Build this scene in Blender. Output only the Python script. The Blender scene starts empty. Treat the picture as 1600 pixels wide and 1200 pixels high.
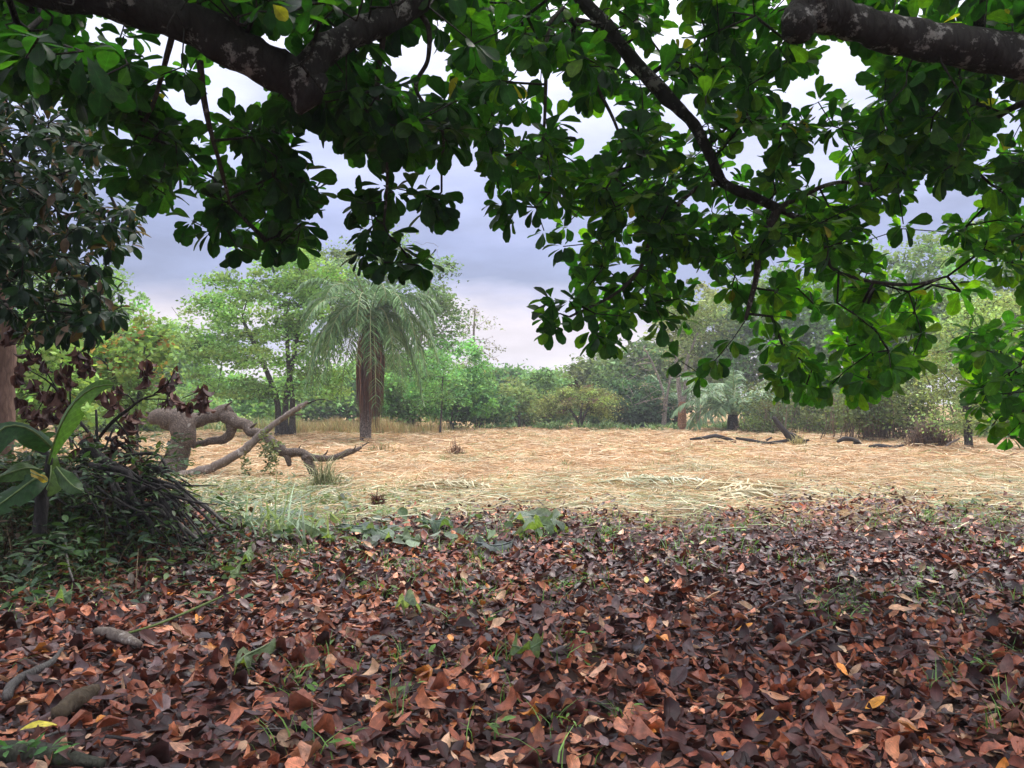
import bpy, math, random
import numpy as np
from mathutils import Matrix, Vector

R = np.random.default_rng(11)
random.seed(11)
rad = math.radians
scene = bpy.context.scene
COL = scene.collection

# ------------------------------------------------------------------ camera
F = 1209.0                      # focal length in pixels of a 1600 px wide frame
HORIZON = 632.0
PITCH = math.atan((HORIZON - 600.0) / F)
EYE = 1.5
cam_d = bpy.data.cameras.new('camera')
cam_d.sensor_width = 36.0
cam_d.lens = 36.0 * F / 1600.0
cam_d.clip_start = 0.05
cam_d.clip_end = 4000.0
cam = bpy.data.objects.new('camera', cam_d)
cam.location = (0, 0, EYE)
cam.rotation_euler = (math.pi / 2 + PITCH, 0, 0)
COL.objects.link(cam)
scene.camera = cam

# ------------------------------------------------------------------ exposure
scene.view_settings.view_transform = 'Standard'
scene.view_settings.look = 'None'
scene.view_settings.gamma = 1.0
scene.view_settings.exposure = 0.78
scene.view_settings.use_curve_mapping = False
try:
    scene.cycles.max_bounces = 8
    scene.cycles.transparent_max_bounces = 8
    scene.cycles.volume_bounces = 0
    scene.cycles.use_denoising = True
except Exception:
    pass

# ------------------------------------------------------------------ sky
SUN_EL, SUN_AZ = rad(60), rad(28)      # azimuth measured from +Y, clockwise
world = bpy.data.worlds.new('World')
scene.world = world
world.use_nodes = True
wt = world.node_tree
wt.nodes.clear()
def wn(t, **kw):
    n = wt.nodes.new(t)
    for k, v in kw.items():
        setattr(n, k, v)
    return n
w_out = wn('ShaderNodeOutputWorld')
w_sky = wn('ShaderNodeTexSky', sky_type='NISHITA', sun_disc=False)
w_sky.sun_elevation = SUN_EL
w_sky.sun_rotation = SUN_AZ
w_sky.air_density = 1.5
w_sky.dust_density = 3.0
w_bg1 = wn('ShaderNodeBackground')
w_bg1.inputs['Strength'].default_value = 0.08
wt.links.new(w_sky.outputs[0], w_bg1.inputs['Color'])
w_tc = wn('ShaderNodeTexCoord')
w_sep = wn('ShaderNodeSeparateXYZ')
wt.links.new(w_tc.outputs['Generated'], w_sep.inputs[0])
w_map = wn('ShaderNodeMapping')
w_map.inputs['Scale'].default_value = (1.6, 1.6, 5.0)
w_map.inputs['Location'].default_value = (3.1, 0.4, 0.35)
wt.links.new(w_tc.outputs['Generated'], w_map.inputs['Vector'])
w_noise = wn('ShaderNodeTexNoise')
w_noise.inputs['Scale'].default_value = 1.9
w_noise.inputs['Detail'].default_value = 5.0
w_noise.inputs['Roughness'].default_value = 0.5
wt.links.new(w_map.outputs[0], w_noise.inputs['Vector'])
w_ma = wn('ShaderNodeMath', operation='MULTIPLY_ADD')
w_ma.inputs[1].default_value = 0.26
wt.links.new(w_noise.outputs['Fac'], w_ma.inputs[0])
wt.links.new(w_sep.outputs['Z'], w_ma.inputs[2])
w_sub = wn('ShaderNodeMath', operation='SUBTRACT')
w_sub.inputs[1].default_value = 0.13
wt.links.new(w_ma.outputs[0], w_sub.inputs[0])
w_ramp = wn('ShaderNodeValToRGB')
stops = [(0.00, (.60, .55, .60)), (.085, (.58, .53, .59)), (.115, (.36, .37, .52)), (.14, (.20, .24, .40)), (.20, (.225, .265, .45)),
         (.27, (.37, .41, .63)), (.36, (.57, .59, .79)), (.50, (.84, .84, .92))]
el = w_ramp.color_ramp.elements
el[0].position, el[0].color = stops[0][0], (*stops[0][1], 1)
el[1].position, el[1].color = stops[-1][0], (*stops[-1][1], 1)
for p, c in stops[1:-1]:
    e = el.new(p)
    e.color = (*c, 1)
wt.links.new(w_sub.outputs[0], w_ramp.inputs['Fac'])
# an overcast sky grows brighter towards the zenith (CIE ratio); gain raised overhead to restore ambient light
w_mr = wn('ShaderNodeMapRange')
w_mr.inputs['From Min'].default_value = 0.42
w_mr.inputs['From Max'].default_value = 1.0
w_mr.inputs['To Min'].default_value = 1.0
w_mr.inputs['To Max'].default_value = 3.0
wt.links.new(w_sep.outputs['Z'], w_mr.inputs['Value'])
w_map2 = wn('ShaderNodeMapping')
w_map2.inputs['Scale'].default_value = (2.2, 2.2, 7.0)
wt.links.new(w_tc.outputs['Generated'], w_map2.inputs['Vector'])
w_n2 = wn('ShaderNodeTexNoise')
w_n2.inputs['Scale'].default_value = 2.4
w_n2.inputs['Detail'].default_value = 6.0
w_n2.inputs['Roughness'].default_value = 0.55
wt.links.new(w_map2.outputs[0], w_n2.inputs['Vector'])
w_m2 = wn('ShaderNodeMapRange')
w_m2.inputs['From Min'].default_value = 0.32
w_m2.inputs['From Max'].default_value = 0.68
w_m2.inputs['To Min'].default_value = 0.80
w_m2.inputs['To Max'].default_value = 1.22
wt.links.new(w_n2.outputs['Fac'], w_m2.inputs['Value'])
w_sc = wn('ShaderNodeVectorMath', operation='SCALE')
wt.links.new(w_ramp.outputs['Color'], w_sc.inputs[0])
wt.links.new(w_m2.outputs[0], w_sc.inputs['Scale'])
w_bg2 = wn('ShaderNodeBackground')
wt.links.new(w_sc.outputs[0], w_bg2.inputs['Color'])
wt.links.new(w_mr.outputs[0], w_bg2.inputs['Strength'])
w_mix = wn('ShaderNodeMixShader')
w_mix.inputs[0].default_value = 0.9
wt.links.new(w_bg1.outputs[0], w_mix.inputs[1])
wt.links.new(w_bg2.outputs[0], w_mix.inputs[2])
wt.links.new(w_mix.outputs[0], w_out.inputs['Surface'])

# ------------------------------------------------------------------ sun (veiled by thin cloud)
sun_d = bpy.data.lights.new('sun', 'SUN')
sun_d.energy = 1.5
sun_d.angle = rad(14)
sun_d.color = (1.0, 0.95, 0.86)
sun = bpy.data.objects.new('sun', sun_d)
sdir = Vector((math.sin(SUN_AZ) * math.cos(SUN_EL), math.cos(SUN_AZ) * math.cos(SUN_EL), math.sin(SUN_EL)))
sun.rotation_euler = sdir.to_track_quat('Z', 'Y').to_euler()
sun.location = (0, 0, 40)
COL.objects.link(sun)

# ================================================================== helpers
def P(px, py, Y):
    """A point of the photograph (1600 x 1200 pixels) at depth Y metres."""
    x, z = (px - 800.0) / F, (600.0 - py) / F
    c, s = math.cos(PITCH), math.sin(PITCH)
    yy, zz = c - z * s, s + z * c
    k = Y / yy
    return np.array((x * k, Y, EYE + zz * k))

def to_px(p):
    p = np.atleast_2d(p)
    c, s = math.cos(PITCH), math.sin(PITCH)
    d = p - np.array((0, 0, EYE))
    fy = d[:, 1] * c + d[:, 2] * s
    fz = -d[:, 1] * s + d[:, 2] * c
    fy = np.where(np.abs(fy) < 1e-3, 1e-3, fy)
    return 800 + F * d[:, 0] / fy, 600 - F * fz / fy, fy

def unit(v):
    v = np.asarray(v, float)
    return v / np.maximum(np.linalg.norm(v, axis=-1, keepdims=True), 1e-9)

def smooth(a, b, x):
    t = np.clip((x - a) / (b - a), 0, 1)
    return t * t * (3 - 2 * t)

_ph = R.uniform(0, 6.28, (12, 2))
_fr = R.normal(0, 1, (12, 2))
def wob(x, y, s=1.0):
    """smooth noise in about -1..1"""
    o = 0
    for i in range(12):
        f = _fr[i] * s * (1 + 0.25 * i)
        o = o + np.sin(x * f[0] + _ph[i, 0]) * np.cos(y * f[1] + _ph[i, 1]) / (1 + 0.3 * i)
    return o / 2.6

def ground_z(x, y):
    x, y = np.asarray(x, float), np.asarray(y, float)
    h = 0.04 * wob(x, y, 0.35) * smooth(1.5, 6, np.hypot(x, y)) + 0.02 * wob(x, y, 1.7)
    m = np.exp(-(((x + 4.6) / 1.55) ** 2 + ((y - 7.9) / 1.15) ** 2) ** 1.3)
    h = h + 0.74 * m
    r = np.hypot(x, y)
    return h + 0.35 * smooth(60, 200, r) * 4

def empty(name, loc, label=None, cat=None, group=None, kind=None):
    o = bpy.data.objects.new(name, None)
    o.location = tuple(float(v) for v in loc)
    COL.objects.link(o)
    return tag(o, label, cat, group, kind)

def tag(o, label=None, cat=None, group=None, kind=None):
    if label: o['label'] = label
    if cat: o['category'] = cat
    if group: o['group'] = group
    if kind: o['kind'] = kind
    return o

def mesh_data(name, V, faces, mat, col=None, luv=None, smooth_shade=True):
    """faces: (M,4) or (M,3) int array, or a list of such arrays"""
    V = np.ascontiguousarray(V, dtype=np.float32)
    fl = faces if isinstance(faces, list) else [faces]
    fl = [np.asarray(f, dtype=np.int32) for f in fl if len(f)]
    me = bpy.data.meshes.new(name)
    me.vertices.add(len(V))
    me.vertices.foreach_set('co', V.ravel())
    loops = np.concatenate([f.ravel() for f in fl])
    tot = np.concatenate([np.full(len(f), f.shape[1], np.int32) for f in fl])
    start = np.concatenate(([0], np.cumsum(tot)[:-1])).astype(np.int32)
    me.loops.add(len(loops))
    me.loops.foreach_set('vertex_index', loops)
    me.polygons.add(len(tot))
    me.polygons.foreach_set('loop_start', start)
    me.polygons.foreach_set('loop_total', tot)
    me.polygons.foreach_set('use_smooth', np.full(len(tot), smooth_shade, dtype=bool))
    if col is not None:
        a = me.attributes.new('Col', 'FLOAT_COLOR', 'POINT')
        c4 = np.ones((len(V), 4), np.float32)
        c4[:, :3] = np.clip(col, 0, 1)
        a.data.foreach_set('color', c4.ravel())
    if luv is not None:
        a = me.attributes.new('luv', 'FLOAT_VECTOR', 'POINT')
        a.data.foreach_set('vector', np.ascontiguousarray(luv, np.float32).ravel())
    me.update(calc_edges=True)
    me.materials.append(mat)
    return me

def add(name, me, parent=None, loc=None):
    o = bpy.data.objects.new(name, me)
    COL.objects.link(o)
    if parent is not None:
        o.parent = parent
    if loc is not None:
        o.location = tuple(float(v) for v in loc)
    return o

def world_loc(o):
    v = np.zeros(3)
    while o is not None:
        v = v + np.array(o.location)
        o = o.parent
    return v

def build(name, V, faces, mat, parent=None, col=None, luv=None, smooth_shade=True):
    """mesh from world coordinates; the origin goes to the parent's place"""
    V = np.asarray(V, float)
    if parent is not None:
        V = V - world_loc(parent)
    return add(name, mesh_data(name, V, faces, mat, col, luv, smooth_shade), parent)

# ---- sweeping tubes -------------------------------------------------------
def catmull(pts, n=4):
    pts = [np.asarray(p, float) for p in pts]
    pts = [2 * pts[0] - pts[1]] + pts + [2 * pts[-1] - pts[-2]]
    out = []
    for i in range(1, len(pts) - 2):
        p0, p1, p2, p3 = pts[i - 1:i + 3]
        for k in range(n):
            t = k / n
            out.append(0.5 * ((2 * p1) + (-p0 + p2) * t + (2 * p0 - 5 * p1 + 4 * p2 - p3) * t * t + (-p0 + 3 * p1 - 3 * p2 + p3) * t ** 3))
    out.append(pts[-2])
    return np.array(out)

def sweep(pts, radii, sides=6, rough=0.0, cap=True):
    pts = np.asarray(pts, float)
    n = len(pts)
    radii = np.broadcast_to(np.asarray(radii, float), (n,)) if np.ndim(radii) == 0 else np.asarray(radii, float)
    tan = unit(np.gradient(pts, axis=0))
    ref = np.array((0.31, 0.17, 0.93)) if abs(tan[0][2]) < .8 else np.array((0.9, 0.3, 0.1))
    V = np.zeros((n, sides, 3))
    ang = np.linspace(0, 2 * math.pi, sides, endpoint=False)
    u = unit(np.cross(tan[0], ref))
    for i in range(n):
        u = unit(u - tan[i] * np.dot(u, tan[i]))
        w = np.cross(tan[i], u)
        r = radii[i]
        if rough:
            rr = r * (1 + rough * (.9 * np.sin(2 * ang + i * .55 + r * 40) + .8 * np.sin(3 * ang - i * .8 + r * 70) + .5 * np.sin(ang + i * 1.3) + .35 * R.normal(0, 1, sides)))
        else:
            rr = np.full(sides, r)
        V[i] = pts[i] + (np.cos(ang) * rr)[:, None] * u + (np.sin(ang) * rr)[:, None] * w
    V = V.reshape(-1, 3)
    i, j = np.meshgrid(np.arange(n - 1), np.arange(sides), indexing='ij')
    a = i * sides + j
    b = i * sides + (j + 1) % sides
    Fq = np.stack([a, b, b + sides, a + sides], -1).reshape(-1, 4)
    if cap:
        c0, c1 = len(V), len(V) + 1
        V = np.vstack([V, pts[0] - tan[0] * radii[0] * .3, pts[-1] + tan[-1] * radii[-1] * .35])
        s = np.arange(sides)
        e = (n - 1) * sides
        T = np.vstack([np.stack([np.full(sides, c0), (s + 1) % sides, s], -1), np.stack([np.full(sides, c1), e + s, e + (s + 1) % sides], -1)])
    else:
        T = np.zeros((0, 3), int)
    return V, Fq, T

class Bag:
    """collects shapes into one mesh"""
    def __init__(self):
        self.V, self.Q, self.T, self.C, self.L, self.n = [], [], [], [], [], 0
    def put(self, V, Q=None, T=None, col=None, luv=None):
        V = np.asarray(V, float)
        self.V.append(V)
        if Q is not None and len(Q): self.Q.append(np.asarray(Q) + self.n)
        if T is not None and len(T): self.T.append(np.asarray(T) + self.n)
        self.C.append(np.broadcast_to(np.asarray(col if col is not None else (.5, .5, .5), float), (len(V), 3)))
        self.L.append(luv if luv is not None else np.zeros((len(V), 3)))
        self.n += len(V)
        return self
    def tube(self, pts, radii, sides=6, rough=0.0, col=None):
        V, Q, T = sweep(pts, radii, sides, rough)
        return self.put(V, Q, T, col)
    def make(self, name, mat, parent=None, smooth_shade=True):
        fs = []
        if self.Q: fs.append(np.vstack(self.Q))
        if self.T: fs.append(np.vstack(self.T))
        return build(name, np.vstack(self.V), fs, mat, parent, np.vstack(self.C), np.vstack(self.L), smooth_shade)

# ---- leaf templates: (verts, quads, luv) with the leaf along +Y, upper face +Z, length 1
def leaf_shape(widths, curl=0.0, fold=0.15, twist=0.0, wave=0.0, cols=1, cup=0.0, seed=0):
    rr = np.random.default_rng(seed)
    vs = np.linspace(0, 1, len(widths))
    us = np.linspace(-1, 1, 2 * cols + 1)
    V, L = [], []
    for k, (v, w) in enumerate(zip(vs, widths)):
        for u in us:
            x = u * w * 0.5
            y = v
            z = fold * abs(x) + cup * (x * 2) ** 2
            if wave:
                z += wave * math.sin(v * 9 + seed + (1.5 if u > 0 else 0)) * abs(u) + wave * .5 * rr.normal() * abs(u)
            # curl along the length: an arc
            if abs(curl) > 1e-3:
                a = curl * v
                y0 = math.sin(a) / curl
                z0 = -(1 - math.cos(a)) / curl
                y, z = y0 + z * math.sin(a), z0 + z * math.cos(a)
            t = twist * v
            x, z = x * math.cos(t) - z * math.sin(t), x * math.sin(t) + z * math.cos(t)
            V.append((x, y, z))
            L.append((u, v, 0))
    nc = len(us)
    Q = [(k * nc + j, k * nc + j + 1, (k + 1) * nc + j + 1, (k + 1) * nc + j) for k in range(len(widths) - 1) for j in range(nc - 1)]
    return np.array(V), np.array(Q), np.array(L, float)

OBOV = [.03, .2, .42, .58, .56, .22]       # broad towards the rounded tip (tropical almond)
ELLI = [.03, .22, .36, .42, .38, .25, .04]
OBN = [.03, .14, .27, .38, .41, .32, .08]
LANC = [.02, .14, .2, .2, .14, .02]

def frames(d, n):
    """rotation matrices with y = d and z about n"""
    d = unit(d)
    n = n - d * np.sum(n * d, -1, keepdims=True)
    n = unit(n + 1e-6)
    x = np.cross(d, n)
    return np.stack([x, d, n], -1)

class Leaves:
    """many leaves of several templates"""
    def __init__(self, templates):
        self.t = templates
        self.P, self.M, self.S, self.C, self.K = [], [], [], [], []
    def put(self, pos, rot, size, col, kind=None):
        pos = np.atleast_2d(pos)
        n = len(pos)
        self.P.append(pos)
        self.M.append(np.asarray(rot).reshape(n, 3, 3))
        self.S.append(np.broadcast_to(np.asarray(size, float), (n,)))
        self.C.append(np.broadcast_to(np.asarray(col, float), (n, 3)))
        self.K.append(R.integers(0, len(self.t), n) if kind is None else np.broadcast_to(np.asarray(kind), (n,)))
    def stack(self):
        self.P, self.M, self.S, self.C, self.K = np.vstack(self.P), np.vstack(self.M), np.concatenate(self.S), np.vstack(self.C), np.concatenate(self.K)
        return self
    def mesh(self, name, mat, parent=None, keep=None, smooth_shade=True):
        if keep is None: keep = np.ones(len(self.P), bool)
        Vs, Qs, Cs, Ls, n = [], [], [], [], 0
        for k, (tv, tq, tl) in enumerate(self.t):
            m = keep & (self.K == k)
            c = int(m.sum())
            if not c: continue
            v = np.einsum('kij,nj->kni', self.M[m], tv) * self.S[m][:, None, None] + self.P[m][:, None, :]
            Vs.append(v.reshape(-1, 3))
            Qs.append((tq[None] + (np.arange(c) * len(tv))[:, None, None] + n).reshape(-1, tq.shape[1]))
            Cs.append(np.repeat(self.C[m], len(tv), 0))
            l = np.tile(tl, (c, 1))
            l[:, 2] = np.repeat(R.random(c), len(tv))
            Ls.append(l)
            n += c * len(tv)
        return build(name, np.vstack(Vs), np.vstack(Qs), mat, parent, np.vstack(Cs), np.vstack(Ls), smooth_shade)
    def singles(self, idx, name, mat, parent, shades=5):
        """each chosen leaf as an object; meshes shared between leaves of the same template and shade"""
        base = world_loc(parent)
        lum = self.C[idx] @ np.array((.3, .6, .1))
        order = np.argsort(np.argsort(lum)) * shades // max(1, len(idx))
        cache = {}
        for k in range(len(self.t)):
            for s in range(shades):
                m = [i for i, o in zip(idx, order) if self.K[i] == k and o == s]
                if not m: continue
                tv, tq, tl = self.t[k]
                # leaves of an odd colour (yellow, brown) keep it
                groups = {}
                for i in m:
                    c = self.C[i]
                    odd = 'odd' if c[0] > c[1] * 0.9 else 'even'
                    groups.setdefault(odd, []).append(i)
                for odd, ii in groups.items():
                    c = np.mean(self.C[ii], 0)
                    l = tl.copy()
                    l[:, 2] = R.random()
                    me = mesh_data(name, tv, tq, mat, np.broadcast_to(c, (len(tv), 3)), l)
                    for i in ii:
                        o = bpy.data.objects.new(name, me)
                        M = Matrix((self.M[i] * self.S[i]).tolist()).to_4x4()
                        M.translation = Vector((self.P[i] - base).tolist())
                        o.parent = parent
                        o.matrix_basis = M
                        COL.objects.link(o)

# ---- branching ------------------------------------------------------------
class Skeleton:
    def __init__(self):
        self.p, self.par, self.fix = [], [], []
    def path(self, pts, radii=None, start=-1):
        """a given limb; radii fixed. Returns node numbers"""
        ids = []
        for i, q in enumerate(pts):
            self.p.append(np.asarray(q, float))
            self.par.append(start if i == 0 else ids[-1])
            self.fix.append(None if radii is None else float(radii[i]))
            ids.append(len(self.p) - 1)
        return ids
    def connect(self, tips, step=0.25, sag=0.06, jit=0.03, up=0.0, allowed=None):
        tips = np.asarray(tips, float)
        P0 = np.array(self.p)
        d = np.min(np.linalg.norm(tips[:, None] - P0[None], axis=2), axis=1)
        out = np.zeros(len(tips), int)
        for t in np.argsort(d):
            A = np.array(self.p)
            v = tips[t] - A
            dist = np.linalg.norm(v, axis=1) + up * np.maximum(0, A[:, 2] - tips[t][2])
            j = int(np.argmin(dist))
            L = np.linalg.norm(tips[t] - A[j])
            n = max(1, int(L / step))
            last = j
            off = R.normal(0, jit, 3)
            for k in range(1, n + 1):
                s = k / n
                q = A[j] * (1 - s) + tips[t] * s
                b = math.sin(math.pi * s)
                q = q + off * b * L * 2 + np.array((0, 0, sag * L * b))
                if k < n: q = q + R.normal(0, jit * .4, 3) * L
                self.p.append(q)
                self.par.append(last)
                self.fix.append(None)
                last = len(self.p) - 1
            out[t] = last
        return out
    def tubes(self, r_tip, power=0.42, sides=5, first=0, rough=0.0, rmax=9, bag=None):
        n = len(self.p)
        cnt = np.zeros(n)
        kids = [[] for _ in range(n)]
        for i, p in enumerate(self.par):
            if p >= 0: kids[p].append(i)
        for i in range(n - 1, -1, -1):
            if not kids[i]: cnt[i] += 1
            if self.par[i] >= 0: cnt[self.par[i]] += cnt[i]
        rr = np.array([f if f is not None else min(rmax, r_tip * cnt[i] ** power) for i, f in enumerate(self.fix)])
        B = bag or Bag()
        for i in range(first, n):
            p = self.par[i]
            if self.fix[i] is not None: continue
            # chain start: parent is fixed, or this is not the main child of its parent
            if p >= 0 and self.fix[p] is None:
                main = max(kids[p], key=lambda k: cnt[k])
                if main == i: continue
            chain = ([p] if p >= 0 else []) + [i]
            c = i
            while kids[c]:
                c = max(kids[c], key=lambda k: cnt[k])
                if self.fix[c] is not None: break
                chain.append(c)
            if len(chain) < 2: continue
            r = [min(rr[c], rr[i] * 1.05) for c in chain]
            B.tube([self.p[c] for c in chain], r, 3 if rr[i] < r_tip * 2.2 and sides < 6 else sides, rough)
        return B

# ================================================================== materials
def new_mat(name):
    m = bpy.data.materials.new(name)
    m.use_nodes = True
    t = m.node_tree
    t.nodes.clear()
    return m, t

def N(t, typ, ins=None, **kw):
    n = t.nodes.new(typ)
    for k, v in kw.items(): setattr(n, k, v)
    for k, v in (ins or {}).items():
        if isinstance(v, bpy.types.NodeSocket): t.links.new(v, n.inputs[k])
        else: n.inputs[k].default_value = v
    return n

def leaf_mat(name, trans=0.3, rough=0.42, spec=0.5, tint=(1.25, 1.25, 0.55), veins=0.35, blotch=0.25, sheen_rough=None, tgain=1.0, spots=0.0):
    m, t = new_mat(name)
    col = N(t, 'ShaderNodeAttribute', attribute_name='Col').outputs['Color']
    luv = N(t, 'ShaderNodeAttribute', attribute_name='luv').outputs['Vector']
    sep = N(t, 'ShaderNodeSeparateXYZ', {0: luv})
    au = N(t, 'ShaderNodeMath', {0: sep.outputs['X']}, operation='ABSOLUTE').outputs[0]
    # side veins run outwards and forwards: stripes of v - 0.35|u|
    a1 = N(t, 'ShaderNodeMath', {0: au, 1: -0.32, 2: sep.outputs['Y']}, operation='MULTIPLY_ADD').outputs[0]
    a2 = N(t, 'ShaderNodeMath', {0: a1, 1: 62.0}, operation='MULTIPLY').outputs[0]
    a3 = N(t, 'ShaderNodeMath', {0: a2}, operation='SINE').outputs[0]
    side = N(t, 'ShaderNodeMapRange', {'Value': a3, 'From Min': 0.75, 'From Max': 1.0, 'To Min': 0.0, 'To Max': 0.55}).outputs[0]
    mid = N(t, 'ShaderNodeMapRange', {'Value': au, 'From Min': 0.03, 'From Max': 0.10, 'To Min': 1.0, 'To Max': 0.0}).outputs[0]
    vein = N(t, 'ShaderNodeMath', {0: side, 1: mid}, operation='MAXIMUM').outputs[0]
    geo = N(t, 'ShaderNodeNewGeometry')
    no = N(t, 'ShaderNodeTexNoise', {'Vector': geo.outputs['Position'], 'Scale': 28.0, 'Detail': 3.0})
    f = N(t, 'ShaderNodeMapRange', {'Value': no.outputs['Fac'], 'From Min': 0.3, 'From Max': 0.7, 'To Min': 1 - blotch, 'To Max': 1 + blotch}).outputs[0]
    c1 = N(t, 'ShaderNodeVectorMath', {0: col, 3: f}, operation='SCALE').outputs[0]
    vg = N(t, 'ShaderNodeMath', {0: vein, 1: veins, 2: 1.0}, operation='MULTIPLY_ADD').outputs[0]
    c2 = N(t, 'ShaderNodeVectorMath', {0: c1, 3: vg}, operation='SCALE').outputs[0]
    if spots:
        ns = N(t, 'ShaderNodeTexNoise', {'Vector': geo.outputs['Position'], 'Scale': 75.0, 'Detail': 4.0, 'Roughness': 0.6})
        edge = N(t, 'ShaderNodeMath', {0: au, 1: 0.10, 2: ns.outputs['Fac']}, operation='MULTIPLY_ADD').outputs[0]
        sf = N(t, 'ShaderNodeMapRange', {'Value': edge, 'From Min': 0.68, 'From Max': 0.74, 'To Min': 0.0, 'To Max': spots}).outputs[0]
        c2 = N(t, 'ShaderNodeMix', {0: sf, 6: c2, 7: (.055, .035, .018, 1)}, data_type='RGBA').outputs[2]
    bs = N(t, 'ShaderNodeBsdfPrincipled', {'Base Color': c2, 'Roughness': rough})
    bs.inputs['Specular IOR Level'].default_value = spec
    bump = N(t, 'ShaderNodeBump', {'Height': vein, 'Strength': 0.25, 'Distance': 0.004})
    t.links.new(bump.outputs[0], bs.inputs['Normal'])
    out = N(t, 'ShaderNodeOutputMaterial')
    if trans > 0:
        c3 = N(t, 'ShaderNodeVectorMath', {0: c2, 1: tuple(v * tgain for v in tint)}, operation='MULTIPLY').outputs[0]
        tr = N(t, 'ShaderNodeBsdfTranslucent', {'Color': c3})
        mx = N(t, 'ShaderNodeMixShader', {0: trans, 1: bs.outputs[0], 2: tr.outputs[0]})
        t.links.new(mx.outputs[0], out.inputs['Surface'])
    else:
        t.links.new(bs.outputs[0], out.inputs['Surface'])
    return m

def far_leaf_mat(name, trans=0.35):
    m, t = new_mat(name)
    col = N(t, 'ShaderNodeAttribute', attribute_name='Col').outputs['Color']
    d = N(t, 'ShaderNodeBsdfDiffuse', {'Color': col})
    c3 = N(t, 'ShaderNodeVectorMath', {0: col, 1: (1.3, 1.25, 0.6)}, operation='MULTIPLY').outputs[0]
    tr = N(t, 'ShaderNodeBsdfTranslucent', {'Color': c3})
    mx = N(t, 'ShaderNodeMixShader', {0: trans, 1: d.outputs[0], 2: tr.outputs[0]})
    out = N(t, 'ShaderNodeOutputMaterial')
    t.links.new(mx.outputs[0], out.inputs['Surface'])
    return m

def bark_mat(name, c_dark, c_light, c_patch=None, patch=0.0, scale=6.0, bump=0.6, patch_scale=7.0, stretch=(1, 1, 0.35), crack=1.0):
    m, t = new_mat(name)
    tc = N(t, 'ShaderNodeNewGeometry').outputs['Position']
    mp = N(t, 'ShaderNodeMapping', {'Vector': tc, 'Scale': stretch}).outputs[0]
    n1 = N(t, 'ShaderNodeTexNoise', {'Vector': mp, 'Scale': scale * 3, 'Detail': 8.0, 'Roughness': 0.7})
    vo = N(t, 'ShaderNodeTexVoronoi', {'Vector': mp, 'Scale': scale * 5}, feature='DISTANCE_TO_EDGE')
    cr = N(t, 'ShaderNodeMapRange', {'Value': vo.outputs['Distance'], 'From Min': 0.0, 'From Max': 0.25, 'To Min': 1 - crack, 'To Max': 1.0}).outputs[0]
    hh = N(t, 'ShaderNodeMath', {0: n1.outputs['Fac'], 1: cr}, operation='MULTIPLY').outputs[0]
    fac = N(t, 'ShaderNodeMapRange', {'Value': hh, 'From Min': 0.1, 'From Max': 0.6}).outputs[0]
    mx = N(t, 'ShaderNodeMix', {0: fac, 6: (*c_dark, 1), 7: (*c_light, 1)}, data_type='RGBA')
    c = mx.outputs[2]
    if c_patch:
        n2 = N(t, 'ShaderNodeTexNoise', {'Vector': tc, 'Scale': patch_scale, 'Detail': 6.0, 'Roughness': 0.72})
        pf = N(t, 'ShaderNodeMapRange', {'Value': n2.outputs['Fac'], 'From Min': 0.62 - patch, 'From Max': 0.68 - patch}).outputs[0]
        mx2 = N(t, 'ShaderNodeMix', {0: pf, 6: c, 7: (*c_patch, 1)}, data_type='RGBA')
        c = mx2.outputs[2]
    bs = N(t, 'ShaderNodeBsdfPrincipled', {'Base Color': c, 'Roughness': 0.85})
    bs.inputs['Specular IOR Level'].default_value = 0.25
    bp = N(t, 'ShaderNodeBump', {'Height': hh, 'Strength': bump, 'Distance': 0.04})
    t.links.new(bp.outputs[0], bs.inputs['Normal'])
    out = N(t, 'ShaderNodeOutputMaterial')
    t.links.new(bs.outputs[0], out.inputs['Surface'])
    return m

def straw_mat(name, rough=0.6, trans=0.2):
    m, t = new_mat(name)
    col = N(t, 'ShaderNodeAttribute', attribute_name='Col').outputs['Color']
    bs = N(t, 'ShaderNodeBsdfPrincipled', {'Base Color': col, 'Roughness': rough})
    bs.inputs['Specular IOR Level'].default_value = 0.3
    tr = N(t, 'ShaderNodeBsdfTranslucent', {'Color': col})
    mx = N(t, 'ShaderNodeMixShader', {0: trans, 1: bs.outputs[0], 2: tr.outputs[0]})
    out = N(t, 'ShaderNodeOutputMaterial')
    t.links.new(mx.outputs[0], out.inputs['Surface'])
    return m

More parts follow.
